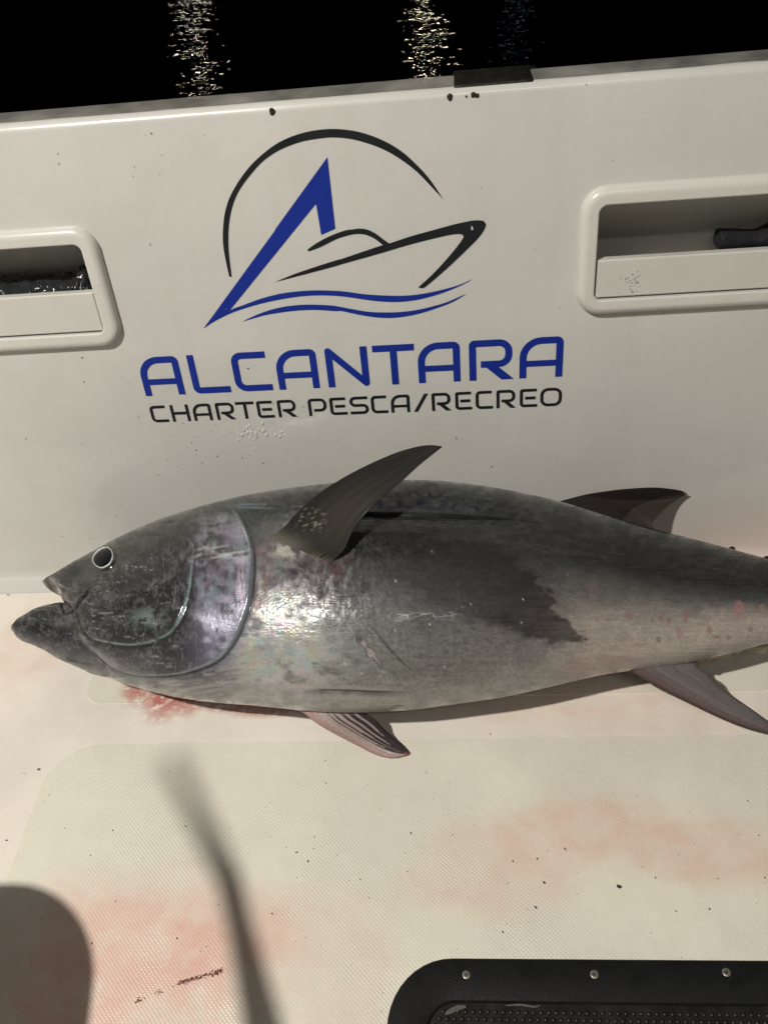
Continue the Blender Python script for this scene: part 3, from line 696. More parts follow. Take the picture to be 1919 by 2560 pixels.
GC = np.array([[(50, 53, 46)] * 2 + [(54, 56, 50), (62, 60, 56), (66, 63, 60), (72, 70, 68), (95, 92, 90), (120, 117, 112), (130, 127, 120)],
    [(50, 53, 46)] * 2 + [(56, 58, 52), (66, 63, 60), (70, 67, 64), (76, 73, 71), (98, 95, 93), (128, 124, 120), (130, 127, 120)],
    [(48, 52, 45)] * 2 + [(60, 62, 56), (72, 69, 68), (72, 69, 67), (80, 77, 76), (90, 87, 86), (128, 124, 120), (130, 127, 120)],
    [(45, 50, 43)] * 2 + [(66, 68, 62), (108, 100, 108), (104, 98, 106), (128, 122, 140), (92, 89, 90), (132, 128, 124), (135, 130, 124)],
    [(43, 48, 42)] * 2 + [(66, 70, 64), (112, 104, 108), (112, 106, 112), (138, 136, 140), (112, 110, 108), (135, 132, 126), (140, 134, 128)],
    [(42, 47, 42)] * 2 + [(60, 63, 56), (108, 98, 96), (116, 112, 114), (150, 149, 140), (122, 120, 112), (142, 138, 130), (150, 145, 138)],
    [(40, 47, 44)] * 2 + [(58, 66, 66), (64, 62, 58), (92, 88, 86), (116, 115, 108), (114, 112, 103), (150, 146, 136), (160, 154, 146)],
    [(38, 46, 44)] * 2 + [(52, 58, 56), (56, 54, 50), (82, 77, 75), (106, 102, 97), (116, 113, 104), (146, 142, 133), (155, 150, 142)],
    [(40, 46, 44)] * 2 + [(54, 57, 53), (72, 70, 66), (94, 89, 86), (106, 101, 96), (124, 121, 113), (152, 147, 138), (158, 152, 143)],
    [(44, 49, 47)] * 2 + [(52, 55, 51), (66, 65, 60), (102, 97, 91), (150, 143, 133), (162, 153, 143), (168, 158, 148), (168, 158, 148)],
    [(43, 46, 44)] * 2 + [(48, 50, 47), (56, 57, 53), (94, 91, 85), (156, 149, 139), (164, 156, 146), (160, 151, 145), (165, 155, 148)],
    [(42, 44, 43)] * 2 + [(46, 48, 46), (50, 52, 49), (80, 78, 74), (158, 150, 140), (166, 157, 148), (160, 151, 145), (165, 155, 148)],
    [(42, 44, 43)] * 2 + [(46, 48, 46), (50, 52, 49), (80, 78, 74), (150, 142, 132), (160, 151, 142), (160, 151, 145), (165, 155, 148)]], float)
GC[9:, 5:, :] *= np.array((1.14, 1.10, 1.08)); GC[9:, 4, :] *= 1.08; GC[6:, :4, :] *= .90; GC[5:9, 5:, :] *= 1.10
GCL = lin(GC)
def gridcol(x, t):
    xi = np.clip(np.searchsorted(GX, x) - 1, 0, len(GX) - 2); ti = np.clip(np.searchsorted(GT, t) - 1, 0, len(GT) - 2)
    gx = np.array(GX, float); gt = np.array(GT)
    fx = sstep(0, 1, (x - gx[xi]) / (gx[xi + 1] - gx[xi])); ft = np.clip((t - gt[ti]) / (gt[ti + 1] - gt[ti]), 0, 1)
    fx, ft = fx[..., None], ft[..., None]
    return (GCL[xi, ti] * (1 - fx) + GCL[xi + 1, ti] * fx) * (1 - ft) + (GCL[xi, ti + 1] * (1 - fx) + GCL[xi + 1, ti + 1] * fx) * ft
def normals(P):
    du = np.gradient(P, axis=0); dv = (np.roll(P, -1, 1) - np.roll(P, 1, 1)) / 2
    n = np.cross(du, dv); n /= np.linalg.norm(n, axis=-1)[..., None] + 1e-12
    c = P.mean(1, keepdims=True); s = np.sign(np.sum(n * (P - c), -1, keepdims=True)); return n * np.where(s == 0, 1, s)
G = lambda d, w: np.exp(-(d / w) ** 2)
ALB = 1.02        # how bright a white surface shows in the photograph
def skin(P, t, jaw=False):
    px = feature_px(P, t); x, y = px[..., 0], px[..., 1]
    ty = np.interp(x, TOP[:, 0], TOP[:, 1]); by = np.interp(x, np.r_[34, 190, BOT[10:, 0]], np.r_[1600, 1667, BOT[10:, 1]])
    tv = np.clip((y - ty) / np.maximum(by - ty, 30), -.2, 1.15)
    wob = fbm(x / 90, y / 60, 5) - .5; wob2 = fbm(x / 26 + 50, y / 18, 4) - .5
    col = gridcol(x + 60 * wob, np.clip(tv + .10 * wob + .05 * wob2, -.2, 1.15)) / ALB
    disp = np.zeros_like(x); metal = np.full_like(x, .06); rough = np.full_like(x, .42)
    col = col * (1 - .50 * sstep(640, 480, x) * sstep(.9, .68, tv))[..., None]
    streak = fbm(x / 55, y / 3.2, 4) - .5; grain = fbm(x / 7, y / 5, 3) - .5; micro = rng.random(x.shape) - .5
    body = sstep(600, 760, x)
    col = col * (1 - .45 * sstep(.40, .10, tv) * sstep(560, 760, x) - .25 * sstep(.55, .3, tv) * sstep(1350, 1600, x))[..., None] * np.array((.97, 1.0, 1.02))
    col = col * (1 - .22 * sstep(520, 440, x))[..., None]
    col = col * np.clip(1 + (.42 * streak * (.2 + .8 * body) + (.08 + .52 * sstep(620, 760, x) - .25 * sstep(1250, 1500, x)) * grain + (.12 + .08 * body) * wob2 + (.20 * sstep(640, 760, x) * sstep(1500, 1250, x) + .06) * (fbm(x / 3.6 + 5, y / 3.0, 2) - .5) * 2 * sstep(.1, .3, tv) + .05 * micro), .22, 2.2)[..., None]
    disp += .0004 * streak + .0003 * grain * sstep(.05, .3, tv)
    def mixc(c, k):
        nonlocal col
        col = col * (1 - k[..., None]) + lin(c) / ALB * k[..., None]
    # slime and scratches on the cheek
    cheek = sstep(640, 560, x) * sstep(.10, .25, tv)
    rg = 1 - np.abs(2 * fbm(x / 22 + 9, y / 19 + 3, 5) - 1); rg2 = 1 - np.abs(2 * fbm(x / 13 + 80, y / 10 + 13, 4) - 1)
    area = sstep(.42, .62, fbm(x / 55 + 2, y / 45 + 31, 3))
    sl = (sstep(.94, .995, rg) + .8 * sstep(.94, .995, rg2) * area) * cheek * (.3 + .7 * sstep(.35, .65, fbm(x / 30 + 90, y / 30, 3)))
    mixc((150, 148, 153), np.clip(.45 * sl, 0, .6)); mixc((104, 102, 104), .55 * sstep(.52, .74, fbm(x / 20 + 9, y / 15 + 3, 5)) * cheek * area)
    mixc((140, 156, 152), .6 * cheek * G(x - 375, 40) * G(y - 1545, 26) * sstep(.42, .6, fbm(x / 18, y / 14, 4)))
    sc = sstep(.70, .80, fbm(x / 34 + 20 + y / 300, y / 2.6, 3)) * cheek * sstep(.45, .6, fbm(x / 60, y / 60 + 8, 2)); mixc((165, 162, 165), .55 * sc)
    vs_ = sstep(.66, .78, fbm(x / 3.5 + 70, y / 40, 3)) * cheek * sstep(330, 400, x); mixc((135, 130, 136), .5 * vs_)
    # gill cover: raised plate, bright rim, dark slot behind it
    d, al = dpoly(px, GILL); ins = inside(px, [tuple(q) for q in GILL] + [(60, 1600), (60, 1200), (560, 1200)])
    sd = np.where(ins, d, -d); w = sstep(0, .06, al) * sstep(1.0, .93, al)
    plate = sstep(0, 6, sd) * sstep(260, 60, sd) * sstep(150, 300, x)
    disp += .0026 * plate * sstep(.02, .16, tv) - .0015 * G(sd + 4, 4) * w + .0004 * G(sd - 5, 4) * w
    mixc((30, 28, 28), .85 * G(sd + 3.5, 3.2) * w)
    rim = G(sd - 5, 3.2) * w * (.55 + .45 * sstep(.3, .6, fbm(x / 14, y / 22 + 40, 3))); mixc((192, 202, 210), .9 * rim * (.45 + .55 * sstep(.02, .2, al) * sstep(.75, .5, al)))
    metal += .5 * rim; rough -= .15 * rim
    ir = fbm(x / 22 + 4, y / 30, 3); pl_ = fbm(x / 40 + 14, y / 16 + 3, 5)
    op = sstep(0, 12, sd) * sstep(470, 520, x + 60 * wob2 - 30 * sstep(1540, 1590, y)) * sstep(1275, 1310, y) * sstep(1690, 1640, y)
    wv = np.clip(.16 + .95 * G(y - 1580, 55) + .5 * G(y - 1388, 24) + .35 * G(x - 612, 22), 0, 1); mixc((150, 143, 152), .55 * op * sstep(.40, .60, pl_) * (.4 + .6 * wv)); mixc((226, 224, 228), .80 * op * wv * sstep(.48, .64, pl_)); mixc((160, 150, 163), .40 * op * sstep(.42, .62, ir)); mixc((160, 178, 184), .42 * op * sstep(.45, .65, fbm(x / 20 + 31, y / 24, 3)))  # gill cover highlights painted as pale patches and streaks, also in the lines below
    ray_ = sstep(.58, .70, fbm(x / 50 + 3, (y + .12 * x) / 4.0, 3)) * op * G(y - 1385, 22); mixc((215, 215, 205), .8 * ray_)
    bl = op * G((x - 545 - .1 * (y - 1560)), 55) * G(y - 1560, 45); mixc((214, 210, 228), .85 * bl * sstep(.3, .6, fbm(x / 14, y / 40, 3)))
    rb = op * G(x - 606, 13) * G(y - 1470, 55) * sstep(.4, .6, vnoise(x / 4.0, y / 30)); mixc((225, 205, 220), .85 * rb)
    metal += .22 * op; rough -= .12 * op
    # cheek plate edge
    d, al = dpoly(px, PREO); ins2 = inside(px, [tuple(q) for q in PREO] + [(100, 1560), (100, 1330)])
    sd2 = np.where(ins2, d, -d); w2 = sstep(0, .25, al) * sstep(1.0, .96, al)
    disp += .0016 * sstep(0, 7, sd2) * sstep(120, 40, sd2) - .0010 * G(sd2 + 4, 4) * w2
    mixc((34, 32, 32), .7 * G(sd2 + 5, 4) * w2); rim2 = G(sd2 - 2, 1.9) * w2 * (.25 + .75 * sstep(.3, .6, fbm(x / 16 + 8, y / 20, 3))); mixc((168, 186, 188), .85 * rim2); metal += .4 * rim2
    for cv, dep in ((CREASE, .0022), (MAXO, .0016)):
        d, al = dpoly(px, cv); e = sstep(0, .10, al) * sstep(1, .92, al); disp -= dep * G(d, 3.2) * e; mixc((14, 13, 13), .9 * G(d, 3.0) * e)
    mixc((118, 116, 114), .55 * G(dpoly(px, [(160, 1541), (172, 1543), (184, 1538)])[0], 3) + .5 * G(dpoly(px, [(141, 1518), (150, 1526), (154, 1538)])[0], 3.5))
    if not jaw:
        for cv, dep in ((MAXI, .0016),):
            d, al = dpoly(px, cv); e = sstep(0, .12, al) * sstep(1, .9, al); disp -= dep * G(d, 3.2) * e; mixc((24, 22, 22), .8 * G(d, 3.0) * e)
        gy = y - np.interp(x, PGRV[:, 0], PGRV[:, 1]); e = sstep(1400, 1080, x) * sstep(850, 900, x); one = np.where(gy > 0, np.exp(-np.abs(gy) / 15), G(gy, 3)); disp -= .0045 * one * e; mixc((20, 20, 18), .85 * one * e)  # pectoral groove, with shade painted dark below its upper edge
        mixc((34, 32, 30), .7 * np.where(y > 1290, G((y - 1312) / 1.0, 30), 0) * sstep(840, 880, x) * sstep(1250, 950, x))  # shade under the pectoral fin, painted onto the flank
        d, al = dpoly(px, VGRV); e = np.sin(np.pi * np.clip(al, 0, 1)) ** .6; disp -= .005 * G(d, 6) * e; mixc((30, 20, 24), .97 * np.clip(1.4 * G(d, 6.5), 0, 1) * e)
        mixc((176, 170, 156), .5 * G(d - 13, 6) * e)
        d, al = dpoly(px, SLIT); e = np.sin(np.pi * np.clip(al, .02, .98)) ** .5; disp -= .0016 * G(d, 2.4) * e; mixc((52, 50, 48), .75 * G(d, 2.6) * e)
        # dark bruise on the flank
        wx = px + np.stack([34 * (fbm(x / 30, y / 16, 4) - .5) * 2, 20 * (fbm(x / 30 + 40, y / 18, 4) - .5) * 2], -1)
        pin = inside(wx, PATCH); dd, _ = dpoly(wx, PATCH + [PATCH[0]]); sp_ = np.where(pin, dd, -dd)
        soft = 12 + 70 * sstep(1180, 960, x) + 40 * sstep(1500, 1600, y) * sstep(1380, 1200, x)
        k = sstep(-.3, 1, sp_ / soft) * (.78 + .5 * streak); mixc((46, 41, 40), np.clip(k * (.40 + .60 * sstep(1020, 1290, x)), 0, .92)); metal *= 1 - .5 * np.clip(k, 0, 1)
        # bright corselet behind the gill, its silver sheen painted into the colour
        co = G(x - 675, 72) * G(y - 1580, 120) * sstep(-3, -14, sd) + .7 * G(x - 730, 110) * G(y - 1660, 60) * sstep(-3, -14, sd)
        n1 = fbm(x / 36 + 12, y / 20, 5); k = np.clip(co * sstep(.28, .60, n1) * 1.5, 0, 1); mixc((216, 214, 204), .85 * k)
        mixc((205, 200, 160), .5 * k * sstep(.5, .7, fbm(x / 30, y / 26 + 7, 3))); mixc((165, 200, 192), .5 * k * sstep(.5, .68, fbm(x / 24 + 5, y / 24 + 19, 3))); mixc((200, 168, 182), .5 * k * sstep(.52, .7, fbm(x / 26 + 25, y / 22, 3)))
        metal += .28 * k; rough -= .12 * k
        stq = sstep(.52, .66, fbm(x / 60 + 7 - y / 90, y / 7.0 + x / 40, 4)); lowb = sstep(.62, .9, tv) * sstep(-4, -20, sd) * sstep(1000, 720, x); mixc((186, 186, 178), .55 * lowb * stq)
        midb = G(x - 790, 110) * G(y - 1500, 75); mixc((176, 174, 168), np.clip(.75 * midb * sstep(.50, .62, fbm(x / 9 + y / 60, y / 26, 4)), 0, .8)); metal += .15 * midb * sstep(.5, .62, fbm(x / 9 + y / 60, y / 26, 4))
        shn = sstep(.54, .66, fbm(x / 90 + 5, y / 5.0, 4)) * G(y - 1262 - .02 * (x - 640), 13) * sstep(540, 620, x) * sstep(900, 760, x); mixc((112, 126, 134), .7 * shn)
        rd = sstep(-3, -9, sd) * sstep(-62, -30, sd) * sstep(1330, 1370, y) * sstep(1600, 1480, y); mixc((112, 84, 82), .65 * rd * sstep(.35, .6, fbm(x / 10, y / 26, 3)))
        ax = G(x - 745, 45) * G(y - 1425, 32) * sstep(.4, .62, fbm(x / 15, y / 13 + 3, 4)); mixc((52, 46, 54), .85 * ax)
        bs = G(x - 718, 38) * G(y - 1378, 17); mixc((205, 205, 188), np.clip(1.2 * bs * sstep(.35, .6, fbm(x / 12, y / 14, 3)), 0, .9)); metal += .4 * bs
        rr = G(x - 835 + .4 * (y - 1420), 30) * G(y - 1418, 26); mixc((120, 66, 64), .6 * rr * sstep(.4, .6, vnoise(x / 3.2, y / 20)))
        sca = (vnoise(x / 4.5, y / 6.0) - .5) * (G(x - 900, 110) * G(y - 1360, 45) + .8 * G(x - 800, 120) * G(y - 1480, 70)); col = col * (1 + np.clip(1.9 * sca, -.8, 1.2))[..., None]; disp += .0005 * sca
        # wound
        ca, sa = math.cos(math.radians(52)), math.sin(math.radians(52)); ex_, ey_ = x - 920, y - 1625; la, lb = ex_ * ca + ey_ * sa, -ex_ * sa + ey_ * ca
        rwd = np.sqrt((la / 42) ** 2 + (lb / (6.5 + 3 * np.sin(la / 7) + 8 * wob2)) ** 2); k = sstep(1.2, .7, rwd); disp -= .0022 * k; mixc((172, 158, 152), .85 * k)
        mixc((66, 22, 24), .9 * k * sstep(-22, -34, la)); mixc((60, 56, 54), .4 * G(rwd - 1.3, .2)); mixc((160, 160, 154), .6 * G(rwd - 1.7, .2) * (lb > -2))
        for cx, cy_, rx, ry, c_, a_ in ((1846, 1523, 15, 20, (172, 132, 126), .7), (1713, 1541, 6, 13, (150, 116, 110), .7), (1650, 1546, 7, 7, (150, 106, 100), .7), (1672, 1550, 5, 8, (150, 104, 98), .7), (1698, 1583, 8, 14, (166, 134, 128), .7), (1875, 1573, 8, 8, (150, 122, 116), .7),
                                     (1773, 1575, 7, 11, (158, 118, 112), .7), (1790, 1592, 12, 5, (150, 120, 114), .6), (1645, 1599, 7, 8, (130, 126, 118), .8), (1905, 1520, 8, 9, (165, 132, 126), .6), (1570, 1536, 12, 14, (140, 112, 108), .5), (1820, 1595, 6, 6, (135, 122, 114), .6), (1480, 1470, 16, 12, (120, 100, 94), .5),
                                     (1605, 1505, 14, 9, (125, 108, 100), .5), (1630, 1550, 5, 8, (140, 112, 104), .6), (1750, 1560, 14, 3, (150, 112, 106), .6), (1537, 1682, 7, 4.5, (16, 12, 12), .98), (1545, 1655, 60, 16, (176, 142, 138), .55), (1450, 1668, 40, 16, (176, 140, 136), .4), (400, 1716, 22, 4.5, (70, 14, 18), .9), (385, 1708, 16, 4, (60, 18, 22), .7)):
            k = sstep(1.25, .75, np.sqrt(((x - cx) / rx) ** 2 + ((y - cy_) / ry) ** 2) + .5 * wob2); mixc(c_, a_ * k)
        metal *= sstep(1750, 1350, x) * .7 + .3
    else:
        d, al = dpoly(px, [(160, 1646), (190, 1655), (240, 1664)]); mixc((18, 18, 18), .8 * G(d, 3.2) * sstep(0, .15, al) * sstep(1, .85, al))
        k = sstep(.5, .72, fbm(x / 13, y / 10, 4)) * sstep(1600, 1560, y) * sstep(120, 160, x); mixc((120, 116, 116), .5 * k)
        col *= .86
    mixc((168, 164, 156), .45 * sstep(.86, 1.0, tv) * sstep(300, 420, x)); mixc((150, 148, 143), .35 * sstep(.80, .97, tv) * sstep(460, 300, x) * sstep(180, 260, x))
    # pale throat seam
    th_ = G(y - (1612 + .62 * (x - 215)), 8) * sstep(205, 235, x) * sstep(330, 280, x); mixc((150, 150, 146), .5 * th_)
    col = np.clip(col * np.array((.98, 1.0, 1.09)), .004, .95); patch = fbm(x / 30 + 60, y / 17, 5); metal = np.clip(metal, 0, .85); rough = np.clip(rough + .75 * (patch - .5) + .25 * (fbm(x / 6, y / 5 + 60, 3) - .5), .16, .8)
    glint = (rng.random(x.shape) > .9985) * sstep(640, 720, x) * sstep(1500, 1250, x) * sstep(.25, .4, tv) * sstep(.95, .8, tv) * sstep(.42, .6, fbm(x / 40 + 71, y / 30, 3)); col = col * (1 - .7 * glint[..., None]) + .75 * glint[..., None]; metal = np.maximum(metal, .6 * glint); rough = rough - .15 * glint  # scale glints painted in as random pale flecks
    coat = np.clip(np.clip(.35 + .8 * sstep(.46, .64, fbm(x / 24 + 33, y / 13 + 9, 5)), 0, 1) * (.6 + .4 * sstep(900, 600, x)) + .35 * sstep(.42, .15, tv), 0, 1)
    disp[:4] *= np.array((0, 0, .3, .7))[:, None]; disp[-3:] = 0
    return P + normals(P) * disp[..., None], col, metal, rough, coat, px
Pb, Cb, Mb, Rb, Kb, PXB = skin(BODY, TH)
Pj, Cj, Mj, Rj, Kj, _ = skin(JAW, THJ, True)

mskin, nt, N, L, B = new_mat('tuna_skin'); g = NT(mskin)
at = g.node('ShaderNodeAttribute', attribute_name='Col'); am = g.node('ShaderNodeAttribute', attribute_name='Metal'); ar = g.node('ShaderNodeAttribute', attribute_name='Rough')
geo = g.node('ShaderNodeNewGeometry')
mp = g.node('ShaderNodeMapping'); mp.inputs['Scale'].default_value = (.55, 1, 1); L.new(geo.outputs['Position'], mp.inputs['Vector'])
fn = g.noise(mp.outputs[0], 900, 3).outputs['Fac']
L.new(g.mix(g.ramp(fn, .3, .7, 0, .30), at.outputs['Color'], (.02, .02, .02)), B.inputs['Base Color'])
L.new(am.outputs['Fac'], B.inputs['Metallic'])
L.new(g.math('ADD', ar.outputs['Fac'], g.ramp(fn, .3, .7, -.06, .08)), B.inputs['Roughness'])
ak = g.node('ShaderNodeAttribute', attribute_name='Wet'); L.new(ak.outputs['Fac'], B.inputs['Coat Weight']); B.inputs['Coat Roughness'].default_value = .10; B.inputs['Specular IOR Level'].default_value = .18
vo = g.node('ShaderNodeTexVoronoi'); vo.inputs['Scale'].default_value = 420; L.new(mp.outputs[0], vo.inputs['Vector'])
wet = g.noise(geo.outputs['Position'], 70, 4).outputs['Fac']
hh = g.math('ADD', g.math('MULTIPLY', vo.outputs['Distance'], .0006), g.math('MULTIPLY', wet, .0010))
bp = g.node('ShaderNodeBump'); bp.inputs['Strength'].default_value = .38; bp.inputs['Distance'].default_value = 1; L.new(hh, bp.inputs['Height']); L.new(bp.outputs[0], B.inputs['Normal'])

TUNA = thing('tuna', 'large dark grey and silver tuna lying on its side on the deck', 'fish', (0, -.18, 0))
def closed_grid(P, *arrs):
    """close both ends of a tube grid with a point ring"""
    c0 = P[:1].mean(1, keepdims=True) + 0 * P[:1]; c1 = P[-1:].mean(1, keepdims=True) + 0 * P[-1:]
    return [np.concatenate([c0, P, c1])] + [np.concatenate([a[:1], a, a[-1:]]) for a in arrs]
Pb2, Cb2, Mb2, Rb2, Kb2 = closed_grid(Pb, Cb, Mb, Rb, Kb); Pj2, Cj2, Mj2, Rj2, Kj2 = closed_grid(Pj, Cj, Mj, Rj, Kj)
nj, mj = Pj2.shape[:2]; I = np.arange(nj * mj).reshape(nj, mj); J = np.roll(I, -1, 1)
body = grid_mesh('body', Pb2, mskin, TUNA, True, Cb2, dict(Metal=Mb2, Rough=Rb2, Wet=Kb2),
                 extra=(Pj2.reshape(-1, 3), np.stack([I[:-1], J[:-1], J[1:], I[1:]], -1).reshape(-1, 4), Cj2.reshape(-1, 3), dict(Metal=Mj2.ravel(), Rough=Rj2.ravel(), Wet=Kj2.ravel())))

vis = (TH < 1.25 * np.pi)
PV = Pb[:, vis].reshape(-1, 3); XV = project(PV); NV = normals(Pb)[:, vis].reshape(-1, 3); FACE = np.sum(NV * (CP - PV), -1) > 0
def surf(x, y):
    d = np.where(FACE, np.hypot(XV[:, 0] - x, XV[:, 1] - y), 1e9); k = int(d.argmin()); return PV[k], NV[k]

# eye
M_pupil = plain('eye_pupil', (.004, .005, .008), .22, nscale=40, namp=.2, spec=.05)
M_iris = plain('eye_silver', (.72, .77, .75), .4, metal=.2, nscale=260, namp=.6, bump=.4, bscale=500)
M_rimd = plain('eye_socket_skin', (.010, .011, .010), .3, coat=.4)
ec, en = surf(261, 1398); ax1 = np.array((1., 0, 0)) - en * en[0]; ax1 /= np.linalg.norm(ax1); ax2 = np.cross(en, ax1)
def px_on(c, n, x, y): return on_plane(x, y, c, n)
out = curve([(272, 1369), (281, 1376), (285, 1388), (284, 1400), (277, 1412), (266, 1420), (254, 1423), (242, 1418), (234, 1408), (233, 1397), (239, 1386), (249, 1376), (261, 1370), (272, 1369)], 4)[:-1]
oc = out.mean(0)
near = FACE & (np.hypot(XV[:, 0] - 261, XV[:, 1] - 1398) < 70); NP, NX = PV[near], XV[near]
def esurf(x, y):
    w = 1 / (np.hypot(NX[:, 0] - x, NX[:, 1] - y) + .5) ** 4; base = (NP * w[:, None]).sum(0) / w.sum()
    d = ray(x, y); return CP + ((base - CP) @ en) / (d @ en) * d
def eye_ring(name, prof, mat, parent):
    V = []; m = len(out)
    for s, h in prof:
        for q in out:
            c_ = oc + (q - oc) * s; V.append(esurf(*c_) + en * h)
    F = [(i * m + k, i * m + (k + 1) % m, (i + 1) * m + (k + 1) % m, (i + 1) * m + k) for i in range(len(prof) - 1) for k in range(m)]
    if prof[-1][0] < .2: V.append(esurf(*oc) + en * prof[-1][1]); F += [((len(prof) - 1) * m + k, (len(prof) - 1) * m + (k + 1) % m, len(V) - 1) for k in range(m)]
    a, b_, c_ = (np.array(V[k]) for k in F[len(F) // 2][:3])
    if np.cross(b_ - a, c_ - a) @ en < 0: F = [f[::-1] for f in F]
    return mesh(name, V, F, mat, parent)
eye = eye_ring('eye', [(1.30, -.003), (1.22, .0010), (1.10, .0022), (1.0, .0018), (.9, .0006)], M_rimd, TUNA)
eye_ring('iris_ring', [(1.00, -.001), (.985, .0024), (.955, .0030), (.915, .0026), (.885, .0010)], M_iris, eye)
eye_ring('pupil', [(.92, -.001), (.885, .0019), (.65, .0028), (.4, .0034), (.12, .0037)], M_pupil, eye)

# fins: strip between a leading and a trailing edge, both traced, laid on a surface
mfin, nt, N, L, B = new_mat('fin_skin'); g = NT(mfin)
at = g.node('ShaderNodeAttribute', attribute_name='Col'); geo = g.node('ShaderNodeNewGeometry')
fn = g.noise(geo.outputs['Position'], 500, 3).outputs['Fac']
L.new(g.mix(g.ramp(fn, .3, .7, 0, .25), at.outputs['Color'], (.02, .018, .016)), B.inputs['Base Color'])
B.inputs['Roughness'].default_value = .6; B.inputs['Coat Weight'].default_value = .05; B.inputs['Specular IOR Level'].default_value = .16; B.inputs['Coat Roughness'].default_value = .15
bp = g.node('ShaderNodeBump'); bp.inputs['Strength'].default_value = .35; bp.inputs['Distance'].default_value = .0008; L.new(fn, bp.inputs['Height']); L.new(bp.outputs[0], B.inputs['Normal'])
def resample(P, n):
    P = curve(P, 6); s = np.r_[0, np.cumsum(np.linalg.norm(np.diff(P, axis=0), axis=1))]; t = np.linspace(0, s[-1], n)
    return np.stack([np.interp(t, s, P[:, 0]), np.interp(t, s, P[:, 1])], 1)
def fin(name, lead, trail, place, colf, thick=.0016, camber=.0, n=90, m=40, label=None, rays=22, raydepth=.00025):
    A, Bq = resample(lead, n), resample(trail, n); c = np.linspace(0, 1, m); s = np.linspace(0, 1, n)
    PXg = A[:, None] * (1 - c)[None, :, None] + Bq[:, None] * c[None, :, None]
    P = np.array([[place(PXg[i, j, 0], PXg[i, j, 1], s[i], c[j]) for j in range(m)] for i in range(n)])
    du, dv = np.gradient(P, axis=0), np.gradient(P, axis=1); nn = np.cross(du, dv); nn /= np.linalg.norm(nn, axis=-1)[..., None] + 1e-9
    if np.sum(nn * (CP - P)) < 0: nn = -nn
    S_, C_ = np.meshgrid(s, c, indexing='ij')
    th = thick * (1.05 - .8 * S_) * (np.clip(4 * (C_ + .04) * (1.04 - C_), .03, 1) ** .6) * (1.25 - .7 * C_)
    rid = raydepth * np.cos(C_ * rays * 2 * np.pi) * (1 - .6 * S_)
    cam_ = camber * np.sin(np.pi * C_)[..., None] * nn
    up = P + cam_ + nn * (th + rid)[..., None]; dn = P + cam_ - nn * th[..., None]
    ring = np.concatenate([up, dn[:, ::-1]], 1)
    col = colf(PXg[..., 0], PXg[..., 1], S_, C_); col = np.concatenate([col, col[:, ::-1]], 1)
    ring = np.concatenate([ring, ring[-1:].mean(1, keepdims=True) + 0 * ring[-1:]]); col = np.concatenate([col, col[-1:]])
    o = grid_mesh(name, ring, mfin, TUNA, True, np.clip(col, .003, .9))
    if label: o['label'] = label
    return o
def mixk(a, b, k): return a * (1 - k[..., None]) + b * k[..., None]
A3 = lambda c: lin(c) / ALB
# pectoral
b0, _ = surf(668, 1352); b1_, _ = surf(806, 1404); tipd = ray(1104, 1117); tip = CP + (-.115 - CP[1]) / tipd[1] * tipd
pn = np.cross(b1_ - b0, tip - b0); pn /= np.linalg.norm(pn)
if pn @ (CP - b0) < 0: pn = -pn
def pl_pect(x, y, s, c):
    q = on_plane(x, y, b0, pn); d = ray(x, y); d = d / np.linalg.norm(d)
    return q - d * (.004 + .016 * math.sin(math.pi * min(s, 1)) * .8) + d * .010 * (1 - s) ** 3
def col_pect(x, y, s, c):
    st = fbm(s * 6, c * 34, 4)
    k = np.broadcast_to(A3((34, 33, 30)), x.shape + (3,)) * (.45 + .9 * st)[..., None]
    k = mixk(k, A3((28, 28, 26)), sstep(.3, .0, c) * .85); k = mixk(k, A3((40, 38, 38)), sstep(.75, 1, s) * .7)
    k = mixk(k, A3((58, 50, 40)), .5 * G(s - .35, .2) * G(c - .6, .3))
    sp = sstep(.62, .70, fbm(x / 7, y / 6, 3)) * G(x - 780, 32) * G(y - 1300, 26); k = mixk(k, A3((150, 152, 138)), .8 * sp)
    base = sstep(.10, .0, s) * sstep(.50, .8, c); k = mixk(k, A3((150, 140, 110)) * 1.0, base * (np.sin(c * 130) > .1) * .8)
    wt = G(s - .03, .06) * sstep(.75, .3, c); k = mixk(k, A3((120, 118, 108)), .6 * wt)
    return k
fin('pectoral_fin', [(663, 1352), (705, 1323), (739, 1287), (790, 1240), (853, 1198), (921, 1162), (993, 1131), (1047, 1116), (1081, 1113), (1104, 1117)],
    [(806, 1407), (832, 1402), (860, 1376), (872, 1350), (884, 1325), (912, 1287), (959, 1240), (1005, 1202), (1043, 1167), (1085, 1133), (1104, 1118)], pl_pect, col_pect, .0022, .002, rays=34, raydepth=.00018)
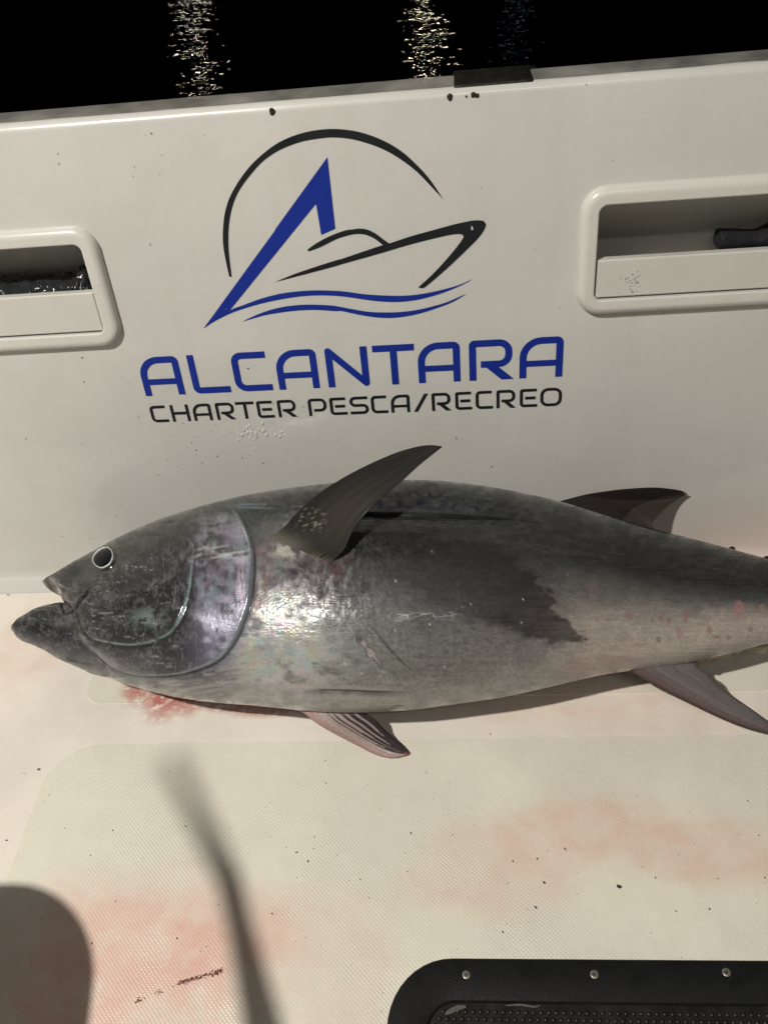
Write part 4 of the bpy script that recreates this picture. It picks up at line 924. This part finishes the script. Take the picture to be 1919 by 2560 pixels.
# second dorsal, folded up against the boat side
sd0 = np.array(wp(.2, .12, .022))
def pl_sdor(x, y, s, c):
    k = .075 + (.009 - .075) * float(sstep(.0, .75, np.array((1 - c) * .55 + s * .75))); return on_plane(x, y, np.array(wp(.2, .15, k)), WN)
def col_sdor(x, y, s, c):
    k = np.broadcast_to(A3((38, 33, 32)), x.shape + (3,)) * (.7 + .6 * fbm(s * 8, c * 26, 4))[..., None]
    k = mixk(k, A3((60, 53, 49)), sstep(.52, .56, c) * .9 * (.7 + .5 * fbm(s * 5, c * 40, 3))); k = mixk(k, A3((150, 145, 120)), sstep(.955, .985, s) * .85)
    k = mixk(k, A3((22, 18, 18)), .8 * G(c - .535, .02)); return k
fin('second_dorsal_fin', [(1380, 1262), (1401, 1253), (1457, 1238), (1524, 1227), (1584, 1221), (1636, 1219), (1673, 1222), (1703, 1227), (1718, 1234)],
    [(1675, 1372), (1650, 1340), (1629, 1312), (1638, 1296), (1651, 1281), (1673, 1262), (1696, 1247), (1718, 1235)], pl_sdor, col_sdor, .0022, .0, rays=16)
# pelvic fin: pale rays, black webs
vb, _ = surf(850, 1768)
def pl_pelv(x, y, s, c):
    z = .052 * (1 - sstep(0, .8, np.array(s))) ** 1.0 + .0045 + .004 * c * (1 - s)
    return on_z(x, y, float(z))
def col_pelv(x, y, s, c):
    k = np.broadcast_to(A3((176, 160, 158)), x.shape + (3,)) * (.8 + .4 * fbm(s * 5, c * 40, 3))[..., None]
    f = np.clip((c - .38) / .62, 0, 1); web = (np.sin((f ** .8) * 4.6 * 2 * np.pi + 1.2) > .05 - 1.1 * sstep(.2, 1, s) - .7 * sstep(.55, 1, c)) * (c > .38)
    k = mixk(k, A3((34, 28, 34)), web * .92 * sstep(.02, .2, s)); k = mixk(k, A3((172, 128, 120)), .6 * G(c - .05, .12)); k = mixk(k, A3((120, 98, 92)), .5 * G(c - .0, .03))
    k = mixk(k, A3((176, 78, 66)), .8 * sstep(.93, 1, s)); k = mixk(k, A3((32, 28, 32)), .9 * sstep(.93, .97, c) * (s < .95)); return k
fin('pelvic_fin', [(740, 1772), (756, 1781), (790, 1807), (836, 1834), (896, 1866), (929, 1883), (959, 1893), (988, 1895), (1018, 1888)],
    [(892, 1758), (912, 1781), (938, 1800), (959, 1822), (980, 1841), (1005, 1862), (1022, 1881), (1020, 1887)], pl_pelv, col_pelv, .0026, .0015, rays=6, raydepth=.0006)
# anal fin
def pl_anal(x, y, s, c):
    return on_z(x, y, .062 * (1 - s) ** 1.6 + .012)
def col_anal(x, y, s, c):
    k = np.broadcast_to(A3((112, 107, 108)), x.shape + (3,)) * (.65 + .7 * fbm(s * 4, c * 22, 4))[..., None]
    k = mixk(k, A3((98, 76, 76)), .7 * G(c - .1, .22)); k = mixk(k, A3((70, 50, 52)), .8 * G(c, .05)); k = mixk(k, A3((78, 68, 58)), .7 * sstep(.85, 1, c)); k = mixk(k, A3((78, 60, 60)), .6 * sstep(.55, 1, s))
    return k
fin('anal_fin', [(1562, 1668), (1591, 1688), (1636, 1712), (1692, 1740), (1748, 1768), (1804, 1794), (1860, 1816), (1919, 1833), (1985, 1846), (2030, 1852)],
    [(1740, 1640), (1744, 1665), (1763, 1678), (1778, 1691), (1796, 1714), (1830, 1740), (1879, 1774), (1919, 1802), (1975, 1832), (2030, 1853)], pl_anal, col_anal, .0032, .003, rays=12)
# finlets
def finlet(pts, z0, z1, base):
    P = curve(pts, 5); top = len(P) // 2; V = []
    for i, q in enumerate(P):
        t = i / (len(P) - 1); h = z0 + (z1 - z0) * math.sin(math.pi * t)
        p_ = on_z(q[0], q[1], h); V += [p_ + np.array((0, 0, .0007)), p_ - np.array((0, 0, .0007))]
    n = len(P); F = [(2 * i, 2 * i + 2, 2 * i + 3, 2 * i + 1) for i in range(n - 1)] + [tuple(range(0, 2 * n, 2)), tuple(range(2 * n - 1, 0, -2)), (2 * n - 2, 0, 1, 2 * n - 1)]
    return mesh('finlet', V, F, base, TUNA, smooth=False)
M_flet = plain('finlet_skin', (.20, .165, .10), .45, nscale=150, namp=.4)
M_fletd = plain('finlet_dark', (.10, .055, .04), .5, nscale=150, namp=.4)
for pts in ([(1745, 1655), (1768, 1664), (1774, 1656), (1782, 1645)], [(1782, 1642), (1800, 1650), (1818, 1648), (1826, 1636), (1830, 1628)], [(1830, 1628), (1842, 1634), (1852, 1630), (1858, 1621)], [(1868, 1616), (1882, 1628), (1900, 1632), (1914, 1630), (1922, 1608)], [(1935, 1600), (1962, 1618), (1990, 1612), (1996, 1588)], [(2005, 1588), (2030, 1602), (2052, 1596), (2056, 1578)]):
    finlet(pts, .070, .052, M_flet)
for pts in ([(1818, 1374), (1824, 1368), (1834, 1368), (1840, 1380)], [(1905, 1396), (1914, 1391), (1926, 1392), (1932, 1404)], [(1980, 1418), (1992, 1410), (2006, 1413), (2010, 1428)]):
    finlet(pts, .105, .115, M_fletd)
# tail fin beyond the frame
cx_, cy0, cz_ = AX[-1][:3]
for sg, nm in ((1, 'tail_fin'), (-1, 'tail_fin')):
    n, m = 24, 8; P = np.zeros((n, m, 3))
    for i in range(n):
        s = i / (n - 1)
        for j in range(m):
            c_ = j / (m - 1); chord = .085 * (1 - s) ** .8 + .002
            P[i, j] = (cx_ - .02 + .16 * s ** 1.5 + chord * c_, cy0 + sg * (.17 * s + .004 * (1 - c_)), max(.012, cz_ * (1 - .8 * s)))
    V = np.concatenate([P + np.array((0, 0, .002)), (P - np.array((0, 0, .002)))[:, ::-1]], 1)
    grid_mesh(nm, V, mfin, TUNA, True, np.broadcast_to(A3((48, 46, 46)), V.shape) * np.ones(V.shape))

# ------------------------------------------------------------------ little things on deck and side
vs = []; fs = []
def fleck(px, py, r, el=1.0, ang=0.0, z=None, wall=False):
    n0 = len(vs); k = 7
    for t in range(k):
        a = 2 * math.pi * t / k; rr = r * random.uniform(.6, 1.3); e, f = el * rr * math.cos(a), rr * math.sin(a)
        dx, dy = e * math.cos(ang) - f * math.sin(ang), e * math.sin(ang) + f * math.cos(ang)
        if wall: u, v = wuv(px, py); vs.append(wp(u + dx, v + dy, .0009))
        else: q = on_z(px, py, PZ); vs.append((q[0] + dx, q[1] + dy, PZ + .0008 + .0006 * (t % 2)))
    fs.append(tuple(range(n0, n0 + k)))
line = curve([(288, 2536), (310, 2520), (352, 2500), (410, 2478), (455, 2458), (490, 2446), (530, 2436), (556, 2428)], 6)
for k in range(420):
    t = random.random(); dens = fbm(np.array([t * 13.0]), np.array([.5]), 2)[0]
    if dens < .47: continue
    q = line[int(t * (len(line) - 1))]; fleck(q[0] + random.gauss(0, 3.5), q[1] + random.gauss(0, 3.0), random.uniform(.0002, .00055), random.uniform(1, 2.6), .35 + random.gauss(0, .5))
tag(mesh('dried_blood_trail', vs, fs, M_blood, None, smooth=False), 'broken line of dried dark red blood flecks across the pink stain on deck', 'blood', kind='stuff')
vs = []; fs = []
for px, py, r in ((1546, 2218, .0020), (1338, 2270, .0013), (1359, 2208, .0011), (1342, 2148, .0010), (1225, 1836, .0008), (97, 1924, .0013), (16, 2102, .0009), (20, 1488, .0011), (1772, 2274, .001), (1910, 2195, .0008), (1915, 2515, .0014), (1895, 2090, .0007), (900, 2200, .0007)):
    fleck(px, py, r, 1.5, random.random() * 3)
for k in range(80):
    fleck(random.uniform(700, 1919) if k % 3 else random.uniform(0, 700), random.uniform(1900, 2400), random.choice((.0003, .0003, .0004, .0006)), random.uniform(1, 3), random.random() * 3)
tag(mesh('deck_grit', vs, fs, M_dirt, None, smooth=False), 'scattered dark grit specks on the cream nonskid deck', 'grit', kind='stuff')
vs = []; fs = []
for px, py, r in ((1140, 1094, .0010), (376, 610, .0008), (378, 332, .0008), (147, 408, .0008), (145, 383, .0006), (205, 893, .0011), (210, 954, .0010), (65, 1096, .0009), (203, 1108, .0007), (224, 1345, .0009), (155, 1340, .0007), (291, 1290, .0008), (543, 1140, .0009), (505, 1156, .0008), (490, 1124, .001), (1530, 400, .0006), (1465, 210, .0006), (1228, 1166, .001), (620, 920, .0012), (565, 772, .001)):
    fleck(px, py, r, 1.3, random.random() * 3, wall=True)
for k in range(60): fleck(random.uniform(300, 760), random.uniform(930, 1200), random.choice((.0004, .0005, .0007)), 1.3, random.random() * 3, wall=True)
for k in range(70): fleck(random.uniform(0, 1900), random.uniform(330, 1300), random.choice((.0003, .0004, .0005)), 1.3, random.random() * 3, wall=True)
tag(mesh('side_specks', vs, fs, plain('side_grime', (.12, .10, .08), .7), None, smooth=False), 'tiny dark grime specks spattered over the white boat side', 'grime', kind='stuff')
# water drops
mdrop, nt, N, L, B = new_mat('water_drop'); B.inputs['Base Color'].default_value = (*WHITE, 1); B.inputs['Roughness'].default_value = .10; B.inputs['Coat Weight'].default_value = 1; B.inputs['Coat Roughness'].default_value = .06
V = []; F = []
def drop(c, a, b, n, r, h, el):
    n0 = len(V); c, a, b, n = (np.array(q, float) for q in (c, a, b, n))
    for rr, k in ((1, 0), (.8, .55), (.45, .88)):
        for t in range(8): V.append(c + r * rr * (math.cos(t * .785) * a + el * math.sin(t * .785) * b) + n * h * k)
    V.append(c + n * h)
    for i in range(2):
        for t in range(8): F.append((n0 + i * 8 + t, n0 + i * 8 + (t + 1) % 8, n0 + i * 8 + 8 + (t + 1) % 8, n0 + i * 8 + 8 + t))
    for t in range(8): F.append((n0 + 16 + t, n0 + 16 + (t + 1) % 8, n0 + 24))
def wall_drop(px, py, r, flat=.25):
    u, v = wuv(px, py); drop(wp(u, v, 0), (1, 0, 0), (0, SL, CL), WN, r, r * flat, random.uniform(1, 1.8))
for k in range(34): wall_drop(random.gauss(650, 24), random.gauss(1082, 10), random.uniform(.0012, .0026), .42)
for k in range(9): wall_drop(random.gauss(640, 20), random.gauss(1120, 22), random.uniform(.0008, .0014), .35)
for k in range(420): wall_drop(random.uniform(700, 1919), random.uniform(800, 1330), random.uniform(.0006, .0022), .12)
for k in range(160): wall_drop(random.uniform(350, 1450), random.uniform(880, 1080), random.uniform(.0005, .0014), .14)
for k in range(0):
    x = random.gauss(-.3, .03) if k % 2 else random.uniform(-.8, .7)
    drop((x, KY + random.uniform(.012, CAPW - .012), KZ + .0012), (1, 0, 0), (0, 1, 0), (0, 0, 1), random.uniform(.0012, .005), random.uniform(.0005, .0014), random.uniform(.6, 1.2))
tag(mesh('water_drops', V, F, mdrop, None), 'clear water drops beaded on the white boat side and its cap', 'water drops', kind='stuff')

# ------------------------------------------------------------------ sea beyond the side
mw, nt, N, L, B = new_mat('night_water'); g = NT(mw)
B.inputs['Base Color'].default_value = (.002, .003, .005, 1); B.inputs['Roughness'].default_value = .02; B.inputs['IOR'].default_value = 1.333
geo = g.node('ShaderNodeNewGeometry'); mp = g.node('ShaderNodeMapping'); mp.inputs['Scale'].default_value = (.35, 1, 1); L.new(geo.outputs['Position'], mp.inputs['Vector'])
h = g.math('ADD', g.math('MULTIPLY', g.noise(mp.outputs[0], 2.6, 2).outputs['Fac'], .048), g.math('MULTIPLY', g.noise(mp.outputs[0], 15, 2, .5).outputs['Fac'], .0165))
bp = g.node('ShaderNodeBump'); bp.inputs['Strength'].default_value = 1; bp.inputs['Distance'].default_value = 1; L.new(h, bp.inputs['Height']); L.new(bp.outputs[0], B.inputs['Normal'])
sea = mesh('sea', [(-400, .1, -.45), (400, .1, -.45), (400, 800, -.45), (-400, 800, -.45)], [(0, 1, 2, 3)], mw, smooth=False)
tag(sea, 'black rippled night water beyond the boat side', 'water', kind='structure')
M_post = plain('lamp_post_metal', (.08, .08, .08), .5, metal=.6)
def pier_lamp(px, dist, hgt, col, watt, label):
    d = ray(px, 60); a = np.array((d[0], d[1])) / math.hypot(d[0], d[1]); x, y = CP[0] + a[0] * dist, CP[1] + a[1] * dist
    t = thing('pier_lamp', label, 'lamp', (x, y, -.45), 'harbour lamps across the water')
    Vt, Ft = tube([(x, y, -.45), (x, y, 1), (x, y, hgt - .1)], [.10, .07, .05], 12); mesh('post', Vt, Ft, M_post, t)
    Vt, Ft = tube([(x, y, hgt + .26), (x, y, hgt + .34), (x, y, hgt + .42)], [.34, .30, .06], 16); mesh('lamp_hood', Vt, Ft, M_post, t)
    ld = bpy.data.lights.new('lamp_bulb', 'POINT'); ld.energy = watt; ld.color = col; ld.shadow_soft_size = .16
    lo = bpy.data.objects.new('lamp_bulb', ld); lo.location = (x, y, hgt); C.objects.link(lo); lo.parent = t; lo.matrix_parent_inverse = Matrix.Translation(t.location).inverted()
pier_lamp(478, 34, 6.4, (1, .90, .70), 75, 'tall warm lamp post standing over the water beyond the emblem')
pier_lamp(1062, 34, 6.4, (1, .88, .60), 110, 'tall yellow lamp post standing over the water beyond the metal plate')
pier_lamp(1290, 40, 7.2, (.70, .82, 1), 3.5, 'dim bluish lamp post standing over the water')

# ------------------------------------------------------------------ deck lamp overhead and the things that shade the deck
M_house = plain('lamp_housing', (.05, .05, .05), .4)
dl = thing('deck_lamp', 'round black floodlight hanging above the cockpit deck', 'floodlight', tuple(LAMP))
aim = np.array((-.05, -.18, .25)) - LAMP; aim /= np.linalg.norm(aim)
_sd = np.cross(aim, (0, 0, 1)); _sd /= np.linalg.norm(_sd); _tw = np.cross(_sd, aim)
for off in (0,):
    Q = LAMP + _tw * off; Vt, Ft = tube([Q - aim * .07, Q - aim * .06, Q - aim * .02, Q + aim * .005], [.02, .05, .062, .066], 24, cap=False); Ft.append(tuple(range(23, -1, -1))); mesh('housing', Vt, Ft, M_house, dl)
Vt, Ft = tube([LAMP - aim * .06 + np.array((0, 0, .0)), LAMP - aim * .06 + np.array((0, 0, .12)), LAMP - aim * .06 + np.array((0, -.3, .2))], [.012, .012, .012], 10); mesh('bracket', Vt, Ft, M_house, dl)
ld = bpy.data.lights.new('bulb', 'AREA'); ld.shape = 'DISK'; ld.size = .085; ld.energy = LAMP_W; ld.color = (1, .955, .86)
side = np.cross(aim, (0, 0, 1)); side /= np.linalg.norm(side); tw = np.cross(side, aim)
for off in (0,):
    lo = bpy.data.objects.new('bulb', ld); lo.rotation_euler = Vector(aim).to_track_quat('-Z', 'Y').to_euler(); lo.location = tuple(LAMP + aim * .008 + tw * off); C.objects.link(lo); lo.parent = dl; lo.matrix_parent_inverse = Matrix.Translation(dl.location).inverted()
def toward(px, py, t): p = on_z(px, py); return p + t * (LAMP - p)
# weak fill light added to lift the shadows, in an invented slim fixture
ls = thing('fill_light', 'unseen slim white fill light added above the cockpit to lift the shadows', 'fill light', (.35, -1.75, 2.3))
SQ = np.array((.35, -1.75, 2.3)); sweep_frame('fill_channel', (SQ[0] - .42, SQ[1] - .05, SQ[0] + .42, SQ[1] + .05), .01, [(0, 2.29), (0, 2.33), (.02, 2.34)], lambda x, y, h: (x, y, h), M_frame, ls, fill=True)
ld2 = bpy.data.lights.new('fill_area', 'AREA'); ld2.shape = 'RECTANGLE'; ld2.size = .8; ld2.size_y = .08; ld2.energy = 4.5; ld2.color = (1, .95, .88)
lo = bpy.data.objects.new('fill_area', ld2); lo.location = (SQ[0], SQ[1], 2.285); lo.rotation_euler = (math.radians(28), 0, 0); C.objects.link(lo); lo.parent = ls; lo.matrix_parent_inverse = Matrix.Translation(ls.location).inverted()
# fishing rod leaning beside the photographer
q1, q2, q3 = toward(668, 2600, .20), toward(575, 2200, .24), toward(430, 1900, .40)
foot = np.array((q1[0] - .10, q1[1] - .75, .002))
rd = thing('fishing_rod', 'tapered dark fishing rod standing on deck beside the hatch', 'fishing rod', tuple(foot))
Vt, Ft = tube([foot, q1, q2, q3], [.021, .0175, .0100, .0050], 14); mesh('rod_blank', Vt, Ft, M_black, rd)
Vt, Ft = tube([foot + (q1 - foot) * .02, foot + (q1 - foot) * .3], [.027, .026], 14); mesh('grip', Vt, Ft, M_rubber, rd)
# unseen stool, added and shaped to cast the rounded shadow on the deck
c0 = toward(130, 2290, .12)
k = .76
def seat_pt(px, py): p = toward(px, py, .12); return p[:2]
sx1 = seat_pt(240, 2350)[0]; sy1 = seat_pt(60, 2195)[1]; zt = c0[2]
st = thing('shadow_stool', 'unseen dark grey stool added to cast the rounded shadow on the deck', 'stool', (sx1 - .22, sy1 - .25, 0))
M_seat = plain('seat_vinyl', (.05, .05, .055), .5, bump=.3, bscale=200)
sweep_frame('cushion', (sx1 - .44, sy1 - .5, sx1, sy1), .10, [(.03, zt - .07), (.004, zt - .062), (0, zt - .03), (.004, zt - .006), (.03, zt)], lambda x, y, h: (x + (sy1 - y) * .17, y, h), M_seat, st, rin=.03, fill=True)
Vt, Ft = tube([(sx1 - .22, sy1 - .25, 0), (sx1 - .22, sy1 - .25, .02), (sx1 - .22, sy1 - .25, .03), (sx1 - .22, sy1 - .25, zt - .06)], [.13, .13, .04, .04], 20); mesh('pedestal', Vt, Ft, M_steel, st)

S.render.engine = 'CYCLES'
print('cap width %.3f  seat z %.2f  rod q %s' % (CAPW, zt, (q1, q2, q3)))
for nm, P in (('rod', [foot, q1, q2, q3]), ('seat', [(sx1, sy1, zt), (sx1, sy1 - .3, zt), (sx1 - .2, sy1, zt)])):
    for p in P:
        p = np.array(p); print(nm, np.round(project(p)), 'depth %.2f' % ((p - CP) @ CF))
